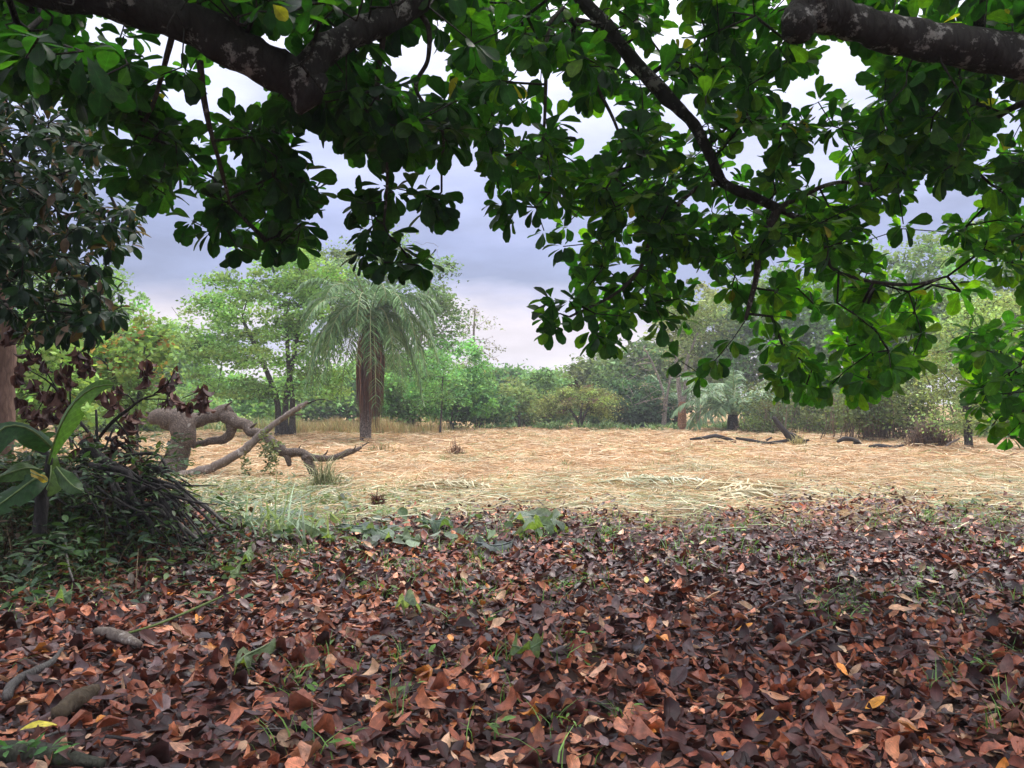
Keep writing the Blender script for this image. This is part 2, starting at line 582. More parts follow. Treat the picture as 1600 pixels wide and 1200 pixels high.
def ground_mat():
    m, t = new_mat('ground_soil_and_straw')
    pos = N(t, 'ShaderNodeNewGeometry').outputs['Position']
    sep = N(t, 'ShaderNodeSeparateXYZ', {0: pos})
    n1 = N(t, 'ShaderNodeTexNoise', {'Vector': pos, 'Scale': 0.55, 'Detail': 6.0})
    e = N(t, 'ShaderNodeMath', {0: n1.outputs['Fac'], 1: 5.0, 2: sep.outputs['Y']}, operation='MULTIPLY_ADD').outputs[0]
    f = N(t, 'ShaderNodeMapRange', {'Value': e, 'From Min': 12.0, 'From Max': 14.5}).outputs[0]
    n2 = N(t, 'ShaderNodeTexNoise', {'Vector': pos, 'Scale': 9.0, 'Detail': 8.0, 'Roughness': 0.75})
    soil = N(t, 'ShaderNodeMix', {0: n2.outputs['Fac'], 6: (.025, .016, .013, 1), 7: (.11, .065, .05, 1)}, data_type='RGBA')
    mp = N(t, 'ShaderNodeMapping', {'Vector': pos, 'Scale': (1, .6, 1)}).outputs[0]
    n3 = N(t, 'ShaderNodeTexNoise', {'Vector': mp, 'Scale': 3.2, 'Detail': 9.0, 'Roughness': 0.8})
    straw = N(t, 'ShaderNodeValToRGB', {'Fac': n3.outputs['Fac']})
    e_ = straw.color_ramp.elements
    e_[0].position, e_[0].color = 0.3, (.16, .10, .045, 1)
    e_[1].position, e_[1].color = 0.68, (.52, .36, .19, 1)
    x_ = e_.new(.48); x_.color = (.36, .22, .10, 1)
    n4 = N(t, 'ShaderNodeTexNoise', {'Vector': pos, 'Scale': 0.35, 'Detail': 5.0, 'Roughness': 0.65})
    gf = N(t, 'ShaderNodeMapRange', {'Value': n4.outputs['Fac'], 'From Min': 0.50, 'From Max': 0.66}).outputs[0]
    far = N(t, 'ShaderNodeMapRange', {'Value': sep.outputs['Y'], 'From Min': 30.0, 'From Max': 46.0, 'To Min': 0.25, 'To Max': 0.95}).outputs[0]
    gf2 = N(t, 'ShaderNodeMath', {0: gf, 1: far}, operation='MULTIPLY').outputs[0]
    gcol = N(t, 'ShaderNodeMix', {0: n2.outputs['Fac'], 6: (.045, .07, .02, 1), 7: (.17, .22, .07, 1)}, data_type='RGBA')
    field = N(t, 'ShaderNodeMix', {0: gf2, 6: straw.outputs['Color'], 7: gcol.outputs[2]}, data_type='RGBA')
    c = N(t, 'ShaderNodeMix', {0: f, 6: soil.outputs[2], 7: field.outputs[2]}, data_type='RGBA')
    bs = N(t, 'ShaderNodeBsdfPrincipled', {'Base Color': c.outputs[2], 'Roughness': 0.9})
    bs.inputs['Specular IOR Level'].default_value = 0.2
    hsum = N(t, 'ShaderNodeMath', {0: n2.outputs['Fac'], 1: n3.outputs['Fac']}, operation='ADD').outputs[0]
    bp = N(t, 'ShaderNodeBump', {'Height': hsum, 'Strength': 0.8, 'Distance': 0.06})
    t.links.new(bp.outputs[0], bs.inputs['Normal'])
    out = N(t, 'ShaderNodeOutputMaterial')
    t.links.new(bs.outputs[0], out.inputs['Surface'])
    return m

M_ALMOND = leaf_mat('almond_leaf', trans=0.5, rough=0.44, spec=0.2, tint=(2.5, 3.5, 0.6), veins=0.35, blotch=.3, spots=.55)
M_EDGE = leaf_mat('dark_glossy_leaf', trans=0.3, rough=0.45, spec=0.22, tint=(1.3, 1.5, 0.5), veins=0.25)
M_LITTER = leaf_mat('fallen_leaf', trans=0.12, rough=0.36, spec=0.38, tint=(1.2, 1.0, 0.7), veins=0.3, blotch=0.45, spots=.6)
M_DEAD = leaf_mat('dead_brown_leaf', trans=0.15, rough=0.6, spec=0.3, tint=(1.2, 1.0, 0.7), veins=0.3)
M_WEED = leaf_mat('weed_leaf', trans=0.3, rough=0.5, spec=0.35, tint=(1.3, 1.3, 0.5), veins=0.15)
M_BANANA = leaf_mat('banana_leaf', trans=0.4, rough=0.5, spec=0.25, tint=(1.6, 1.7, 0.4), veins=0.45, blotch=0.3, spots=.5)
M_FAR = far_leaf_mat('far_foliage')
M_STRAW = straw_mat('straw')
M_PALM = straw_mat('palm_frond', rough=0.45, trans=0.3)
M_BARK = bark_mat('dark_bark_with_lichen', (.008, .007, .006), (.040, .034, .029), (.26, .245, .22), 0.075, scale=4, bump=1.0, patch_scale=8, crack=.3)
M_BARK2 = bark_mat('branch_bark', (.016, .013, .011), (.085, .068, .056), (.30, .28, .25), 0.05, scale=8, bump=0.8, crack=.3)
M_TWIG = bark_mat('twig_bark', (.012, .010, .008), (.05, .04, .03), scale=12, bump=0.3)
M_LOG = bark_mat('weathered_log', (.014, .011, .009), (.18, .138, .110), (.28, .25, .22), 0.0, scale=4.5, bump=1.0, stretch=(1, 1, 1.3), crack=.45)
M_PALELOG = bark_mat('pale_log', (.06, .047, .04), (.21, .17, .14), (.42, .38, .34), 0.05, scale=5, bump=0.6, crack=.3)
M_TRUNK = bark_mat('far_trunk', (.03, .025, .02), (.12, .10, .085), (.25, .24, .22), 0.0, scale=4, bump=0.5)
M_PALETRUNK = bark_mat('pale_trunk', (.16, .13, .11), (.40, .35, .30), scale=4, bump=0.4)
M_RED = bark_mat('reddish_trunk', (.16, .075, .04), (.38, .20, .11), scale=4, bump=0.4)
M_DARKSTICK = bark_mat('dark_dead_stick', (.010, .009, .009), (.055, .048, .045), (.16, .15, .14), -0.05, scale=7, bump=0.5, crack=.4)
M_GREYSTICK = bark_mat('grey_dead_stick', (.045, .04, .036), (.16, .145, .13), scale=9, bump=0.5, crack=.4)
M_SKIRT = straw_mat('dead_frond_fibre', rough=0.8, trans=0.1)

# ================================================================== ground
def axis(lo, hi, near_lo, near_hi, step):
    mid = np.arange(near_lo, near_hi + 1e-6, step)
    k = np.geomspace(step, hi - near_hi, 28)
    k2 = np.geomspace(step, near_lo - lo, 28)
    return np.concatenate([near_lo - k2[::-1], mid, near_hi + k])
gx = axis(-420, 420, -14, 14, 0.22)
gy = axis(-420, 420, -3, 30, 0.22)
GX, GY = np.meshgrid(gx, gy, indexing='xy')
GZ = ground_z(GX, GY)
nx, ny = len(gx), len(gy)
ii, jj = np.meshgrid(np.arange(ny - 1), np.arange(nx - 1), indexing='ij')
a = ii * nx + jj
gq = np.stack([a, a + 1, a + 1 + nx, a + nx], -1).reshape(-1, 4)
ground = build('ground', np.stack([GX, GY, GZ], -1).reshape(-1, 3), gq, ground_mat())
tag(ground, 'earth under leaf litter and a mown field of tan straw', 'ground', kind='structure')

# ================================================================== background trees
QUAD = (np.array(((-.32, .0, 0), (0, -.5, 0.04), (.32, .0, 0), (0, .5, -.05)), float), np.array(((0, 1, 2, 3),)), np.array(((-1, .5, 0), (0, 0, 0), (1, .5, 0), (0, 1, 0)), float))
SLIM = (np.array(((-.13, .0, 0), (0, -.5, 0.05), (.13, .0, 0), (0, .5, -.08)), float), QUAD[1], QUAD[2])

TRI = (np.array(((-.36, -.3, 0), (.36, -.2, .05), (.02, .55, -.05)), float), np.array(((0, 1, 2),)), np.array(((-1, 0, 0), (1, 0, 0), (0, 1, 0)), float))

def clump_leaves(L, centers, per, spread, flat, size, col, var=0.22, upbias=0.7, cvar=0.28):
    n = len(centers)
    cc = np.clip(R.normal(1, cvar, (n, 1)), .35, 1.8) * np.array(col) * np.clip(R.normal(1, .07, (n, 3)), .7, 1.3)
    c = np.repeat(centers, per, 0)
    g = R.normal(0, 1, (n * per, 3)) * np.array((spread, spread, spread * flat))
    sc = np.repeat(R.uniform(.6, 1.35, n), per)
    pos = c + g * sc[:, None]
    pos[:, 2] -= 0.12 * (g[:, 0] ** 2 + g[:, 1] ** 2) / max(spread, .05)
    d = unit(R.normal(0, 1, (n * per, 3)) * (1, 1, .55) - np.array((0, 0, .15)))
    nn = unit(R.normal(0, 1, (n * per, 3)) + np.array((0, 0, upbias * 2)))
    col_ = np.repeat(cc, per, 0) * np.clip(R.normal(1, var, (n * per, 1)), .4, 1.7)
    L.put(pos, frames(d, nn), size * R.uniform(.6, 1.35, n * per), col_)

def blob_tips(blobs, n, inner=0.45):
    vol = np.array([b[1][0] * b[1][1] * b[1][2] for b in blobs]) ** 0.7
    k = R.choice(len(blobs), n, p=vol / vol.sum())
    d = unit(R.normal(0, 1, (n, 3)))
    r = R.uniform(inner ** 2, 1, n) ** .5
    c = np.array([b[0] for b in blobs])[k]
    s = np.array([b[1] for b in blobs])[k]
    return c + d * r[:, None] * s

def tree(name, label, cat, base, Y, blobs_px, tips=120, per=160, spread=.5, flat=.45, size=.16, col=(.09, .16, .04), trunks=None, r_trunk=.14,
         mat_trunk=None, r_tip=.012, group=None, slim=False, inner=.45, extra_bare=0, col2=None, share2=0.0, depth=1.0, trans=None):
    """base px x (stands on the ground), depth Y; blobs_px (px, py, rx, ry[, dy]) in photograph pixels at that depth"""
    bx = (base - 800) / F * Y
    b0 = np.array((bx, Y, float(ground_z(bx, Y))))
    root = empty(name, b0, label, cat, group)
    k = Y / F
    blobs = []
    for b in blobs_px:
        c = P(b[0], b[1], Y + (b[4] if len(b) > 4 else 0))
        blobs.append((c, (b[2] * k, b[2] * k * depth, b[3] * k)))
    top = max(b[0][2] + b[1][2] for b in blobs)
    cen = np.mean([b[0] for b in blobs], 0)
    sk = Skeleton()
    tb = Bag()
    mt = mat_trunk or M_TRUNK
    for tr in (trunks or [[(0, 0), (0.0, .35), (.3, .62)]]):
        # (sideways share towards the crown centre or metres, height share)
        pts = []
        for (s, h) in tr:
            q = b0 + (cen - b0) * np.array((1, 1, 0)) * 0 + np.array((s, R.normal(0, .15) if h > .1 else 0, h * (top - b0[2])))
            pts.append(q)
        pts[0] = pts[0] - np.array((0, 0, .15))
        pts = catmull(pts, 5)
        rr = r_trunk * (1 - 0.6 * np.linspace(0, 1, len(pts))) * (1 + 0.5 * np.exp(-np.linspace(0, 14, len(pts))))
        sk.path(pts, rr)
        tb.tube(pts, rr, 9, 0.05)
    tb.make('trunk', mt, root)
    T = blob_tips(blobs, tips, inner)
    sk.connect(T, step=.55, sag=.05, jit=.05, up=0.4)
    if extra_bare:
        T2 = blob_tips([(c, tuple(1.12 * v for v in s)) for c, s in blobs], extra_bare, .8)
        sk.connect(T2, step=.4, sag=.03, jit=.07, up=.4)
    br = sk.tubes(r_tip, .46, 4, rmax=r_trunk * .7).make('branch', mt, root)
    L = Leaves([TRI if Y >= 40 else QUAD])
    col = np.array(col) * 1.55
    col = col * .9 + col.mean() * .1  # crowns lightened and greyed, painting part of the distance haze into their colour
    size = size * (1.12 if Y >= 40 else 1)
    m = R.random(len(T)) < share2
    if per:
        clump_leaves(L, T[~m], per, spread, flat, size, col)
        if m.any(): clump_leaves(L, T[m], per, spread, flat, size, col2)
        L.stack().mesh('crown', M_FAR, root)
    return root

G1 = (.15, .26, .075)      # fresh yellow green
G2 = (.085, .17, .06)      # mid green
G3 = (.055, .105, .045)    # dark green
G4 = (.19, .27, .10)       # pale
BRN = (.15, .105, .065)

# the tree with flat layers of fine leaves beside the palm
tree('acacia_tree', 'broad light green tree with layered crown and several dark trunks beside the palm', 'tree', 445, 36,
     [(400, 480, 110, 34), (470, 430, 90, 40), (345, 520, 90, 34), (500, 500, 70, 44), (420, 545, 120, 34), (310, 560, 55, 26), (500, 570, 60, 26), (440, 395, 60, 20), (380, 440, 60, 22), (350, 600, 60, 18), (470, 610, 70, 16)],
     tips=300, per=85, spread=.36, flat=.3, size=.18, col=(.17, .29, .085),
     trunks=[[(0, 0), (.05, .2), (.5, .45), (.6, .6)], [(.35, 0), (.35, .18), (.2, .4), (.0, .65)], [(-.25, 0), (-.4, .2), (-1.2, .42), (-2.0, .6)]], r_trunk=.17, extra_bare=30)
tree('tall_tree', 'tall thin-crowned tree with grey branches behind the palm', 'tree', 640, 50,
     [(520, 420, 60, 42), (600, 400, 70, 40), (660, 440, 56, 60), (690, 500, 36, 56), (560, 470, 60, 40), (480, 450, 40, 40), (640, 530, 70, 40)],
     tips=190, per=75, spread=.5, flat=.5, size=.23, col=(.12, .19, .08), trunks=[[(0, 0), (.1, .3), (-.8, .55), (-2, .75)], [(.1, 0), (.4, .3), (1, .6), (1.4, .8)]], r_trunk=.22, mat_trunk=M_PALETRUNK, extra_bare=70)
tree('bare_topped_tree', 'slender pale tree with nearly bare spreading twigs rising above the hedge', 'tree', 742, 60,
     [(740, 500, 34, 26), (750, 545, 34, 24), (735, 575, 30, 26)], tips=46, per=16, spread=.5, flat=.3, size=.2, col=(.14, .17, .08),
     trunks=[[(0, 0), (.1, .4), (-.1, .7), (0, .96)]], r_trunk=.15, mat_trunk=M_PALETRUNK, extra_bare=60, inner=.2)
# far wood closing the field
for q, (x, y, rx, ry, Y, lab, c) in enumerate([
    (790, 612, 56, 42, 82, 'distant rounded green tree in the gap below the pale sky', G2),
    (735, 625, 50, 50, 74, 'distant tree just behind the slender bare-topped tree', G1),
    (850, 612, 45, 36, 78, 'distant tree with low flat top next to the gap in the hedge', (.12, .2, .08)),
    (925, 602, 60, 46, 66, 'far tree with brownish top behind the small domed tree', (.13, .17, .075)),
    (995, 590, 60, 60, 62, 'far grey green tree behind the bare tangled branches', (.12, .17, .085)),
    (1090, 540, 90, 110, 66, 'tall pale tree rising behind the low palm', (.2, .22, .1)),
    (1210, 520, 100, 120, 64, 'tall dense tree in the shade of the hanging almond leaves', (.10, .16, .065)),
    (1330, 500, 100, 140, 60, 'tall green tree above the curtain of brown vines', (.12, .19, .075)),
    (1440, 500, 90, 150, 58, 'tall light green tree at the open corner of the field', (.15, .22, .09)),
    (1590, 470, 110, 170, 52, 'tall leafy tree behind the slender roadside sapling', (.17, .25, .09)),
    (545, 610, 60, 40, 70, 'far tree filling the gap behind the palm trunk', (.15, .25, .1)),
    (610, 600, 50, 50, 68, 'far tree beside the palm with its foot in dry grass', (.12, .22, .08)),
    (470, 615, 60, 36, 66, 'far low tree behind the layered tree trunks', (.14, .24, .09)),
    (250, 575, 80, 70, 60, 'far green tree seen under the layered crown', (.13, .22, .09)),
    (360, 625, 80, 40, 55, 'low green thicket tree beyond the fallen trunk', (.14, .25, .09)),
    (130, 520, 110, 110, 46, 'tall green tree behind the orange-tipped sapling', (.13, .21, .07)),
    (-40, 450, 150, 170, 40, 'large green tree beyond the brown standing trunk', (.10, .17, .06)),
    (1760, 480, 120, 170, 50, 'large dense tree past the edge of the field', (.12, .19, .07)),
    (-260, 480, 150, 170, 44, 'broad tree far out beyond the brush', (.11, .18, .06)),
]):
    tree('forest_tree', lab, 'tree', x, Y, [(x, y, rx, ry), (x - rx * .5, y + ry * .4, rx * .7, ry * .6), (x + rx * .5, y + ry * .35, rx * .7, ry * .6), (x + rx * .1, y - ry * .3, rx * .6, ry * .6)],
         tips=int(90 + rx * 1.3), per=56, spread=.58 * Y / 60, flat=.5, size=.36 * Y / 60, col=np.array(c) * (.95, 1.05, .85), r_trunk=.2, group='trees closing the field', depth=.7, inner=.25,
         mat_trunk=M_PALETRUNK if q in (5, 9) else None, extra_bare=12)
# hedge shrubs along the far edge of the field
for (x, y, rx, ry, Y, lab, c) in [
    (640, 610, 55, 48, 47, 'green shrub just behind the palm trunk', (.13, .25, .07)),
    (705, 590, 62, 66, 44, 'tall bright green shrub behind the thin dark sapling', (.12, .27, .085)),
    (745, 625, 50, 38, 46, 'rounded dark green shrub next to the tall bright one', (.07, .15, .06)),
    (805, 628, 40, 34, 52, 'yellow green shrub with rusty stems in the hedge', (.16, .21, .075)),
    (850, 620, 45, 42, 55, 'mid green shrub directly behind the domed tree', (.11, .19, .07)),
    (960, 622, 48, 42, 54, 'dark shrub between domed tree and bare branches', (.07, .125, .055)),
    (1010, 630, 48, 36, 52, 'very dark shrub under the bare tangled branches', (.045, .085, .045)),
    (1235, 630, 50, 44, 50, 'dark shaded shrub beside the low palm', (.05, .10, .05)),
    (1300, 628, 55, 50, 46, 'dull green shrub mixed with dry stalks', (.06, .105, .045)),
    (1560, 640, 60, 60, 34, 'pale green bush low beside the slender sapling', (.15, .23, .085)),
    (1660, 620, 70, 80, 33, 'dense bush just past the slender sapling', (.12, .2, .07)),
    (300, 640, 70, 34, 50, 'low pale bush behind the arching log', (.16, .27, .1)),
    (200, 640, 60, 50, 40, 'leafy bush behind the brown dead leaves', (.13, .22, .07)),
    (90, 600, 80, 90, 34, 'tall bush behind the banana leaves', (.12, .2, .065)),
]:
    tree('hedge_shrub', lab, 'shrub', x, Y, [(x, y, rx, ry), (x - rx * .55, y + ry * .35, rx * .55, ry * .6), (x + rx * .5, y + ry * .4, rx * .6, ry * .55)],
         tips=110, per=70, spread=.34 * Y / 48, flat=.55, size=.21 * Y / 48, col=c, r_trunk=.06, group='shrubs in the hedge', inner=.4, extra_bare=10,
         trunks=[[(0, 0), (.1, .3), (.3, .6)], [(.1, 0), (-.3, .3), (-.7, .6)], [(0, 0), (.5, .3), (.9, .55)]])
# small domed tree standing in front of the hedge
tree('domed_tree', 'small umbrella-shaped tree with twiggy dome standing alone before the hedge', 'tree', 906, 45,
     [(905, 622, 58, 24), (870, 636, 34, 16), (945, 630, 34, 20), (905, 612, 40, 14)], tips=130, per=75, spread=.28, flat=.4, size=.12, col=(.17, .21, .07),
     trunks=[[(0, 0), (0, .1), (-.5, .4), (-1.1, .62)], [(0, 0), (.05, .1), (.4, .4), (1.0, .62)], [(0, 0), (0, .12), (.1, .6)]], r_trunk=.13, extra_bare=90, col2=(.14, .10, .075), share2=.25, inner=.3)
tree('thin_sapling', 'thin dark sapling standing before the bright green shrub', 'tree', 688, 39,
     [(690, 590, 46, 40), (680, 620, 36, 18)], tips=40, per=60, spread=.35, flat=.45, size=.13, col=(.11, .23, .08), trunks=[[(0, 0), (.03, .3), (.1, .6), (.2, .8)]], r_trunk=.065, extra_bare=20)
tree('dead_tree', 'bare grey dead tree with tangled drooping branches', 'tree', 1035, 50,
     [(1010, 590, 38, 40), (1045, 560, 40, 50), (1020, 625, 40, 20)], tips=20, per=14, spread=.4, flat=.4, size=.14, col=(.16, .16, .10),
     trunks=[[(0, 0), (.1, .3), (-.5, .6), (-1.2, .8)], [(.1, 0), (.3, .35), (.9, .7)]], r_trunk=.1, mat_trunk=M_PALETRUNK, extra_bare=170, inner=.1)
tree('slender_tree', 'slender tree with pale airy leaves beside the brown heap', 'tree', 1512, 26,
     [(1510, 520, 60, 60), (1470, 590, 36, 46), (1545, 600, 50, 56), (1500, 650, 44, 26), (1560, 500, 40, 60)], tips=150, per=70, spread=.3, flat=.5, size=.11, col=(.2, .28, .1),
     trunks=[[(0, 0), (.03, .3), (.1, .6), (.1, .9)], [(.06, 0), (.2, .3), (.5, .6)]], r_trunk=.09, extra_bare=30)
tree('orange_tipped_sapling', 'young tree with yellow green leaves and orange new leaves at its tips', 'tree', 215, 22,
     [(215, 560, 50, 60), (170, 600, 50, 50), (240, 520, 30, 40), (130, 560, 50, 60), (230, 630, 36, 30)], tips=130, per=34, spread=.22, flat=.6, size=.19, col=(.15, .25, .07), slim=False,
     trunks=[[(0, 0), (.05, .4), (.1, .8)], [(0, 0), (-.4, .3), (-.9, .7)]], r_trunk=.05, col2=(.40, .24, .09), share2=.06)
tree('young_leafy_tree', 'green sapling partly hidden by hanging dead leaves', 'tree', 60, 19,
     [(50, 560, 60, 70), (100, 620, 50, 40), (20, 640, 50, 40)], tips=120, per=36, spread=.22, flat=.6, size=.17, col=(.15, .25, .06), r_trunk=.05)

# ---- tall dry grass and low growth at the foot of the hedge
def blades(name, pts, height, width, cols, mat, lean=.35, label=None, cat=None, parent=None, segs=2):
    n = len(pts)
    h = height * R.uniform(.55, 1.25, n)
    az = R.uniform(0, 2 * math.pi, n)
    d = np.stack([np.cos(az), np.sin(az), np.zeros(n)], 1)
    side = np.stack([-np.sin(az + R.normal(0, .8, n)), np.cos(az), np.zeros(n)], 1)
    side = unit(side) * (width * R.uniform(.6, 1.4, n))[:, None] * .5
    le = (lean * R.uniform(.2, 1.6, n))
    V, Q = [], []
    rows = segs + 1
    for k in range(rows):
        s = k / segs
        c = pts + d * (le * h * s * s)[:, None] + np.array((0, 0, 1)) * (h * (s - .25 * np.minimum(le, 1.2) * s * s))[:, None]
        w = side * (1 - .85 * s)
        V += [c - w, c + w]
    V = np.stack(V, 1)                                   # n, 2*rows, 3
    q = np.array([(2 * k, 2 * k + 1, 2 * k + 3, 2 * k + 2) for k in range(segs)])
    Qa = (q[None] + (np.arange(n) * 2 * rows)[:, None, None]).reshape(-1, 4)
    ci = R.integers(0, len(cols), n)
    C = np.array(cols)[ci] * np.clip(R.normal(1, .2, (n, 1)), .5, 1.6)
    o = build(name, V.reshape(-1, 3), Qa, mat, parent, np.repeat(C, 2 * rows, 0), None, False)
    if label: tag(o, label, cat, kind='stuff')
    return o

def on_ground(x, y, dz=0):
    return np.stack([x, y, ground_z(x, y) + dz], 1)

n = 9000
yy = R.uniform(38.5, 47, n); px = R.normal(555, 62, n)
k = (wob(px * .05, yy, .9) > -.55) & (px > 400)
px, yy = px[k], yy[k]
blades('tall_grass', on_ground((px - 800) / F * yy, yy) - np.array((0, 0, .1)), .62 + .38 * np.clip(wob(px * .04, yy * .4, 1.2), -.8, 1), .05, [(.42, .32, .13), (.48, .38, .18), (.25, .27, .09), (.40, .26, .12)], M_STRAW, .3,
       'tall dry yellow grass behind the palm trunk', 'grass')
n = 9000
yy = R.uniform(43.5, 53, n); px = R.uniform(740, 1560, n)
k = wob(px * .03, yy * .5, 1.3) > .05
px, yy = px[k], yy[k]
blades('undergrowth', on_ground((px - 800) / F * yy, yy), .38 + .3 * np.clip(wob(px * .06, yy, 1.0), -.8, 1), .12, [(.14, .25, .07), (.09, .17, .05), (.2, .3, .09)], M_STRAW, .8,
       'low green weeds along the foot of the hedge', 'weeds')
n = 3000
yy = R.uniform(40, 50, n); px = R.uniform(150, 470, n)
blades('meadow_grass', on_ground((px - 800) / F * yy, yy), .7, .1, [(.16, .26, .08), (.22, .3, .1), (.35, .3, .12)], M_STRAW, .6,
       'green grass behind the arching log', 'grass')

# ---- brown curtain of hanging vines in the corner of the hedge
def curtain(x0, x1, ytop, ybot, Y, label, n=420):
    c = P((x0 + x1) / 2, HORIZON, Y); c[2] = float(ground_z(c[0], c[1]))
    root = empty('vine_thicket', c, label, 'vines')
    B = Bag()
    for i in range(n):
        px = R.normal((x0 + x1) / 2, (x1 - x0) * .33); Yd = Y + R.uniform(-1.6, 1.6)
        if wob(px * .09, Y, 1.0) < -.25: continue
        a_ = P(px, ytop + R.uniform(-24, 26) + 14 * math.sin(px * .05), Yd)
        b_ = P(px + R.normal(0, 7), ybot - abs(R.normal(0, 12)), Yd + R.normal(0, .3))
        b_[2] = max(b_[2], float(ground_z(b_[0], b_[1])) + .02)
        m_ = (a_ + b_) / 2 + R.normal(0, .12, 3)
        g = R.uniform(.5, 1.3)
        B.tube(catmull([a_, m_, b_], 3), R.uniform(.008, .026), 3, 0, np.array((.15, .105, .075)) * g)
    B.make('hanging_vine', M_SKIRT, root)
    T = np.array([P(R.uniform(x0 - 10, x1 + 10), ytop + R.normal(0, 22), Y + R.uniform(-2.2, 1)) for _ in range(110)])
    L = Leaves([QUAD])
    clump_leaves(L, T, 70, .4, .5, .15, (.13, .17, .07))
    L.stack().mesh('foliage', M_FAR, root)
    return root
curtain(1330, 1440, 628, 690, 33, 'curtain of brown hanging vines in the shady corner of the field')
curtain(1180, 1320, 646, 684, 40, 'low tangle of dry brown stalks under the dark shrubs', 260)

# ================================================================== palms
def frond(base, az, length, rise, droop, leaflet, nl=46, cols=((.12, .19, .10), (.17, .24, .12)), width=.035, hang=.75):
    d = np.array((math.cos(az), math.sin(az), 0.0))
    s = np.linspace(0, 1, 15)
    pts = base + d * (length * (s - .18 * s ** 3))[:, None] + np.array((0, 0, 1)) * (rise * s - droop * s ** 2.1)[:, None]
    B = Bag()
    B.tube(pts, .035 * (1 - .85 * s) + .004, 4, 0, (.30, .32, .14))
    tan = unit(np.gradient(pts, axis=0))
    side = np.cross(d, (0, 0, 1.0))
    V, Q, C = [], [], []
    k = 0
    for i in range(nl):
        t = .10 + .9 * (i + .5) / nl
        q = np.array([np.interp(t, s, pts[:, c]) for c in range(3)])
        tg = unit(np.array([np.interp(t, s, tan[:, c]) for c in range(3)]))
        ll = leaflet * math.sin(math.pi * min(1, .16 + t * .80)) ** .6 * R.uniform(.85, 1.15)
        for sg in (-1, 1):
            dd = unit(side * sg * R.uniform(.7, 1.0) + tg * .7 + R.normal(0, .08, 3))
            m_ = q + dd * ll * .5 - np.array((0, 0, hang * .14 * ll))
            e_ = q + dd * ll * .78 - np.array((0, 0, hang * .75 * ll)) + R.normal(0, .03, 3)
            w = unit(np.cross(dd, np.array((0, 0, 1)) + R.normal(0, .25, 3))) * width * .5
            V += [q - w * .6, q + w * .6, m_ - w, m_ + w, e_ - w * .15, e_ + w * .15]
            Q += [(k, k + 1, k + 3, k + 2), (k + 2, k + 3, k + 5, k + 4)]
            k += 6
            c = (np.array(cols[0]) * (1 - (u := R.random())) + np.array(cols[1]) * u) * R.uniform(.75, 1.25)
            C += [c] * 6
    B.put(np.array(V), np.array(Q), None, np.array(C))
    return B

def big_palm():
    Y = 31.5
    b = P(571, 690, Y); b[2] = float(ground_z(b[0], b[1]))
    root = empty('palm_tree', b, 'feathery palm with drooping grey green fronds and a skirt of dead brown fronds', 'palm')
    top = P(579, 506, Y)
    tr = catmull([b - (0, 0, .1), b + (.0, 0, .8), P(575, 600, Y), top], 6)
    rr = np.interp(np.linspace(0, 1, len(tr)), [0, .12, .4, 1], [.30, .22, .24, .30])
    B = Bag()
    for i in range(0, 1): B.tube(tr, rr, 12, .06)
    B.make('trunk', bark_mat('palm_trunk', (.06, .046, .038), (.26, .215, .18), scale=4, bump=.8), root)
    for i in range(46):
        u = i / 46
        az = i * 2.399 + R.normal(0, .12)
        age = u                                 # 0 young upright, 1 old hanging
        L_ = 3.9 * R.uniform(.85, 1.12)
        rise = 4.6 - 3.2 * age + R.normal(0, .3)
        droop = 3.3 + 1.6 * age + R.normal(0, .5)
        frond(top + np.array((0, 0, .25 * (1 - age))), az, L_ * (1 - .25 * age), rise, droop, .82, 56, ((.06, .14, .045), (.20, .34, .12)), .046, .45).make('frond', M_PALM, root)
    # dead fronds hanging against the trunk
    for i in range(28):
        az = i * 2.399
        d = np.array((math.cos(az), math.sin(az), 0))
        B = Bag()
        z0 = top + d * .20 - np.array((0, 0, R.uniform(.1, .6)))
        ln = R.uniform(2.6, 3.9)
        for k in range(26):
            a_ = z0 + R.normal(0, .07, 3)
            bend = d * R.uniform(.05, .42) + R.normal(0, .09, 3)
            e_ = a_ + bend * .55 - np.array((0, 0, ln * R.uniform(.5, 1.05)))
            m_ = a_ * .6 + e_ * .4 + d * R.uniform(.04, .24) * (1 - .3 * (i % 2))
            g = R.uniform(.4, 1.3)
            B.tube(np.array([a_, m_, e_]), np.array((.02, .022, .006)), 3, 0, np.array((.13, .062, .040) if i % 2 else (.24, .12, .07)) * g)
        B.make('dead_frond', M_SKIRT, root)
    B = Bag()
    for i in range(40):
        d = unit(R.normal(0, 1, 3) + np.array((0, -.5, .5)))
        q = top + np.array((-.12, -.28, .35))
        B.tube(np.array([q, q + d * .25, q + d * .42 - np.array((0, 0, .1))]), np.array((.02, .02, .012)), 4, 0, np.array((.5, .2, .07)) * R.uniform(.6, 1.2))
    B.make('flower_stalk', M_SKIRT, root)
    return root
big_palm()

def low_palm(px, Y, label, nf=22, length=3.2, rise=3.3):
    b = P(px, HORIZON, Y); b[2] = float(ground_z(b[0], b[1]))
    root = empty('low_palm', b, label, 'palm')
    B = Bag()
    B.tube(catmull([b - (0, 0, .1), b + (0, 0, .4), b + (0, 0, .9)], 3), .3, 8, .1)
    B.make('trunk', M_TRUNK, root)
    for i in range(nf):
        az = i * 2.399 + R.normal(0, .15)
        u = i / nf
        frond(b + np.array((0, 0, .8)), az, length * R.uniform(.8, 1.1), rise * (1.25 - .75 * u), 2.6 + .9 * u, .95, 30, ((.09, .18, .085), (.26, .38, .18)), .10, .42).make('frond', M_PALM, root)
    return root
low_palm(1145, 43, 'stemless palm with arching pale green fronds at the foot of the hedge', 26, 3.7, 4.3)
low_palm(1060, 53, 'smaller shaded palm behind the reddish trunk', 14, 2.8, 4.6)
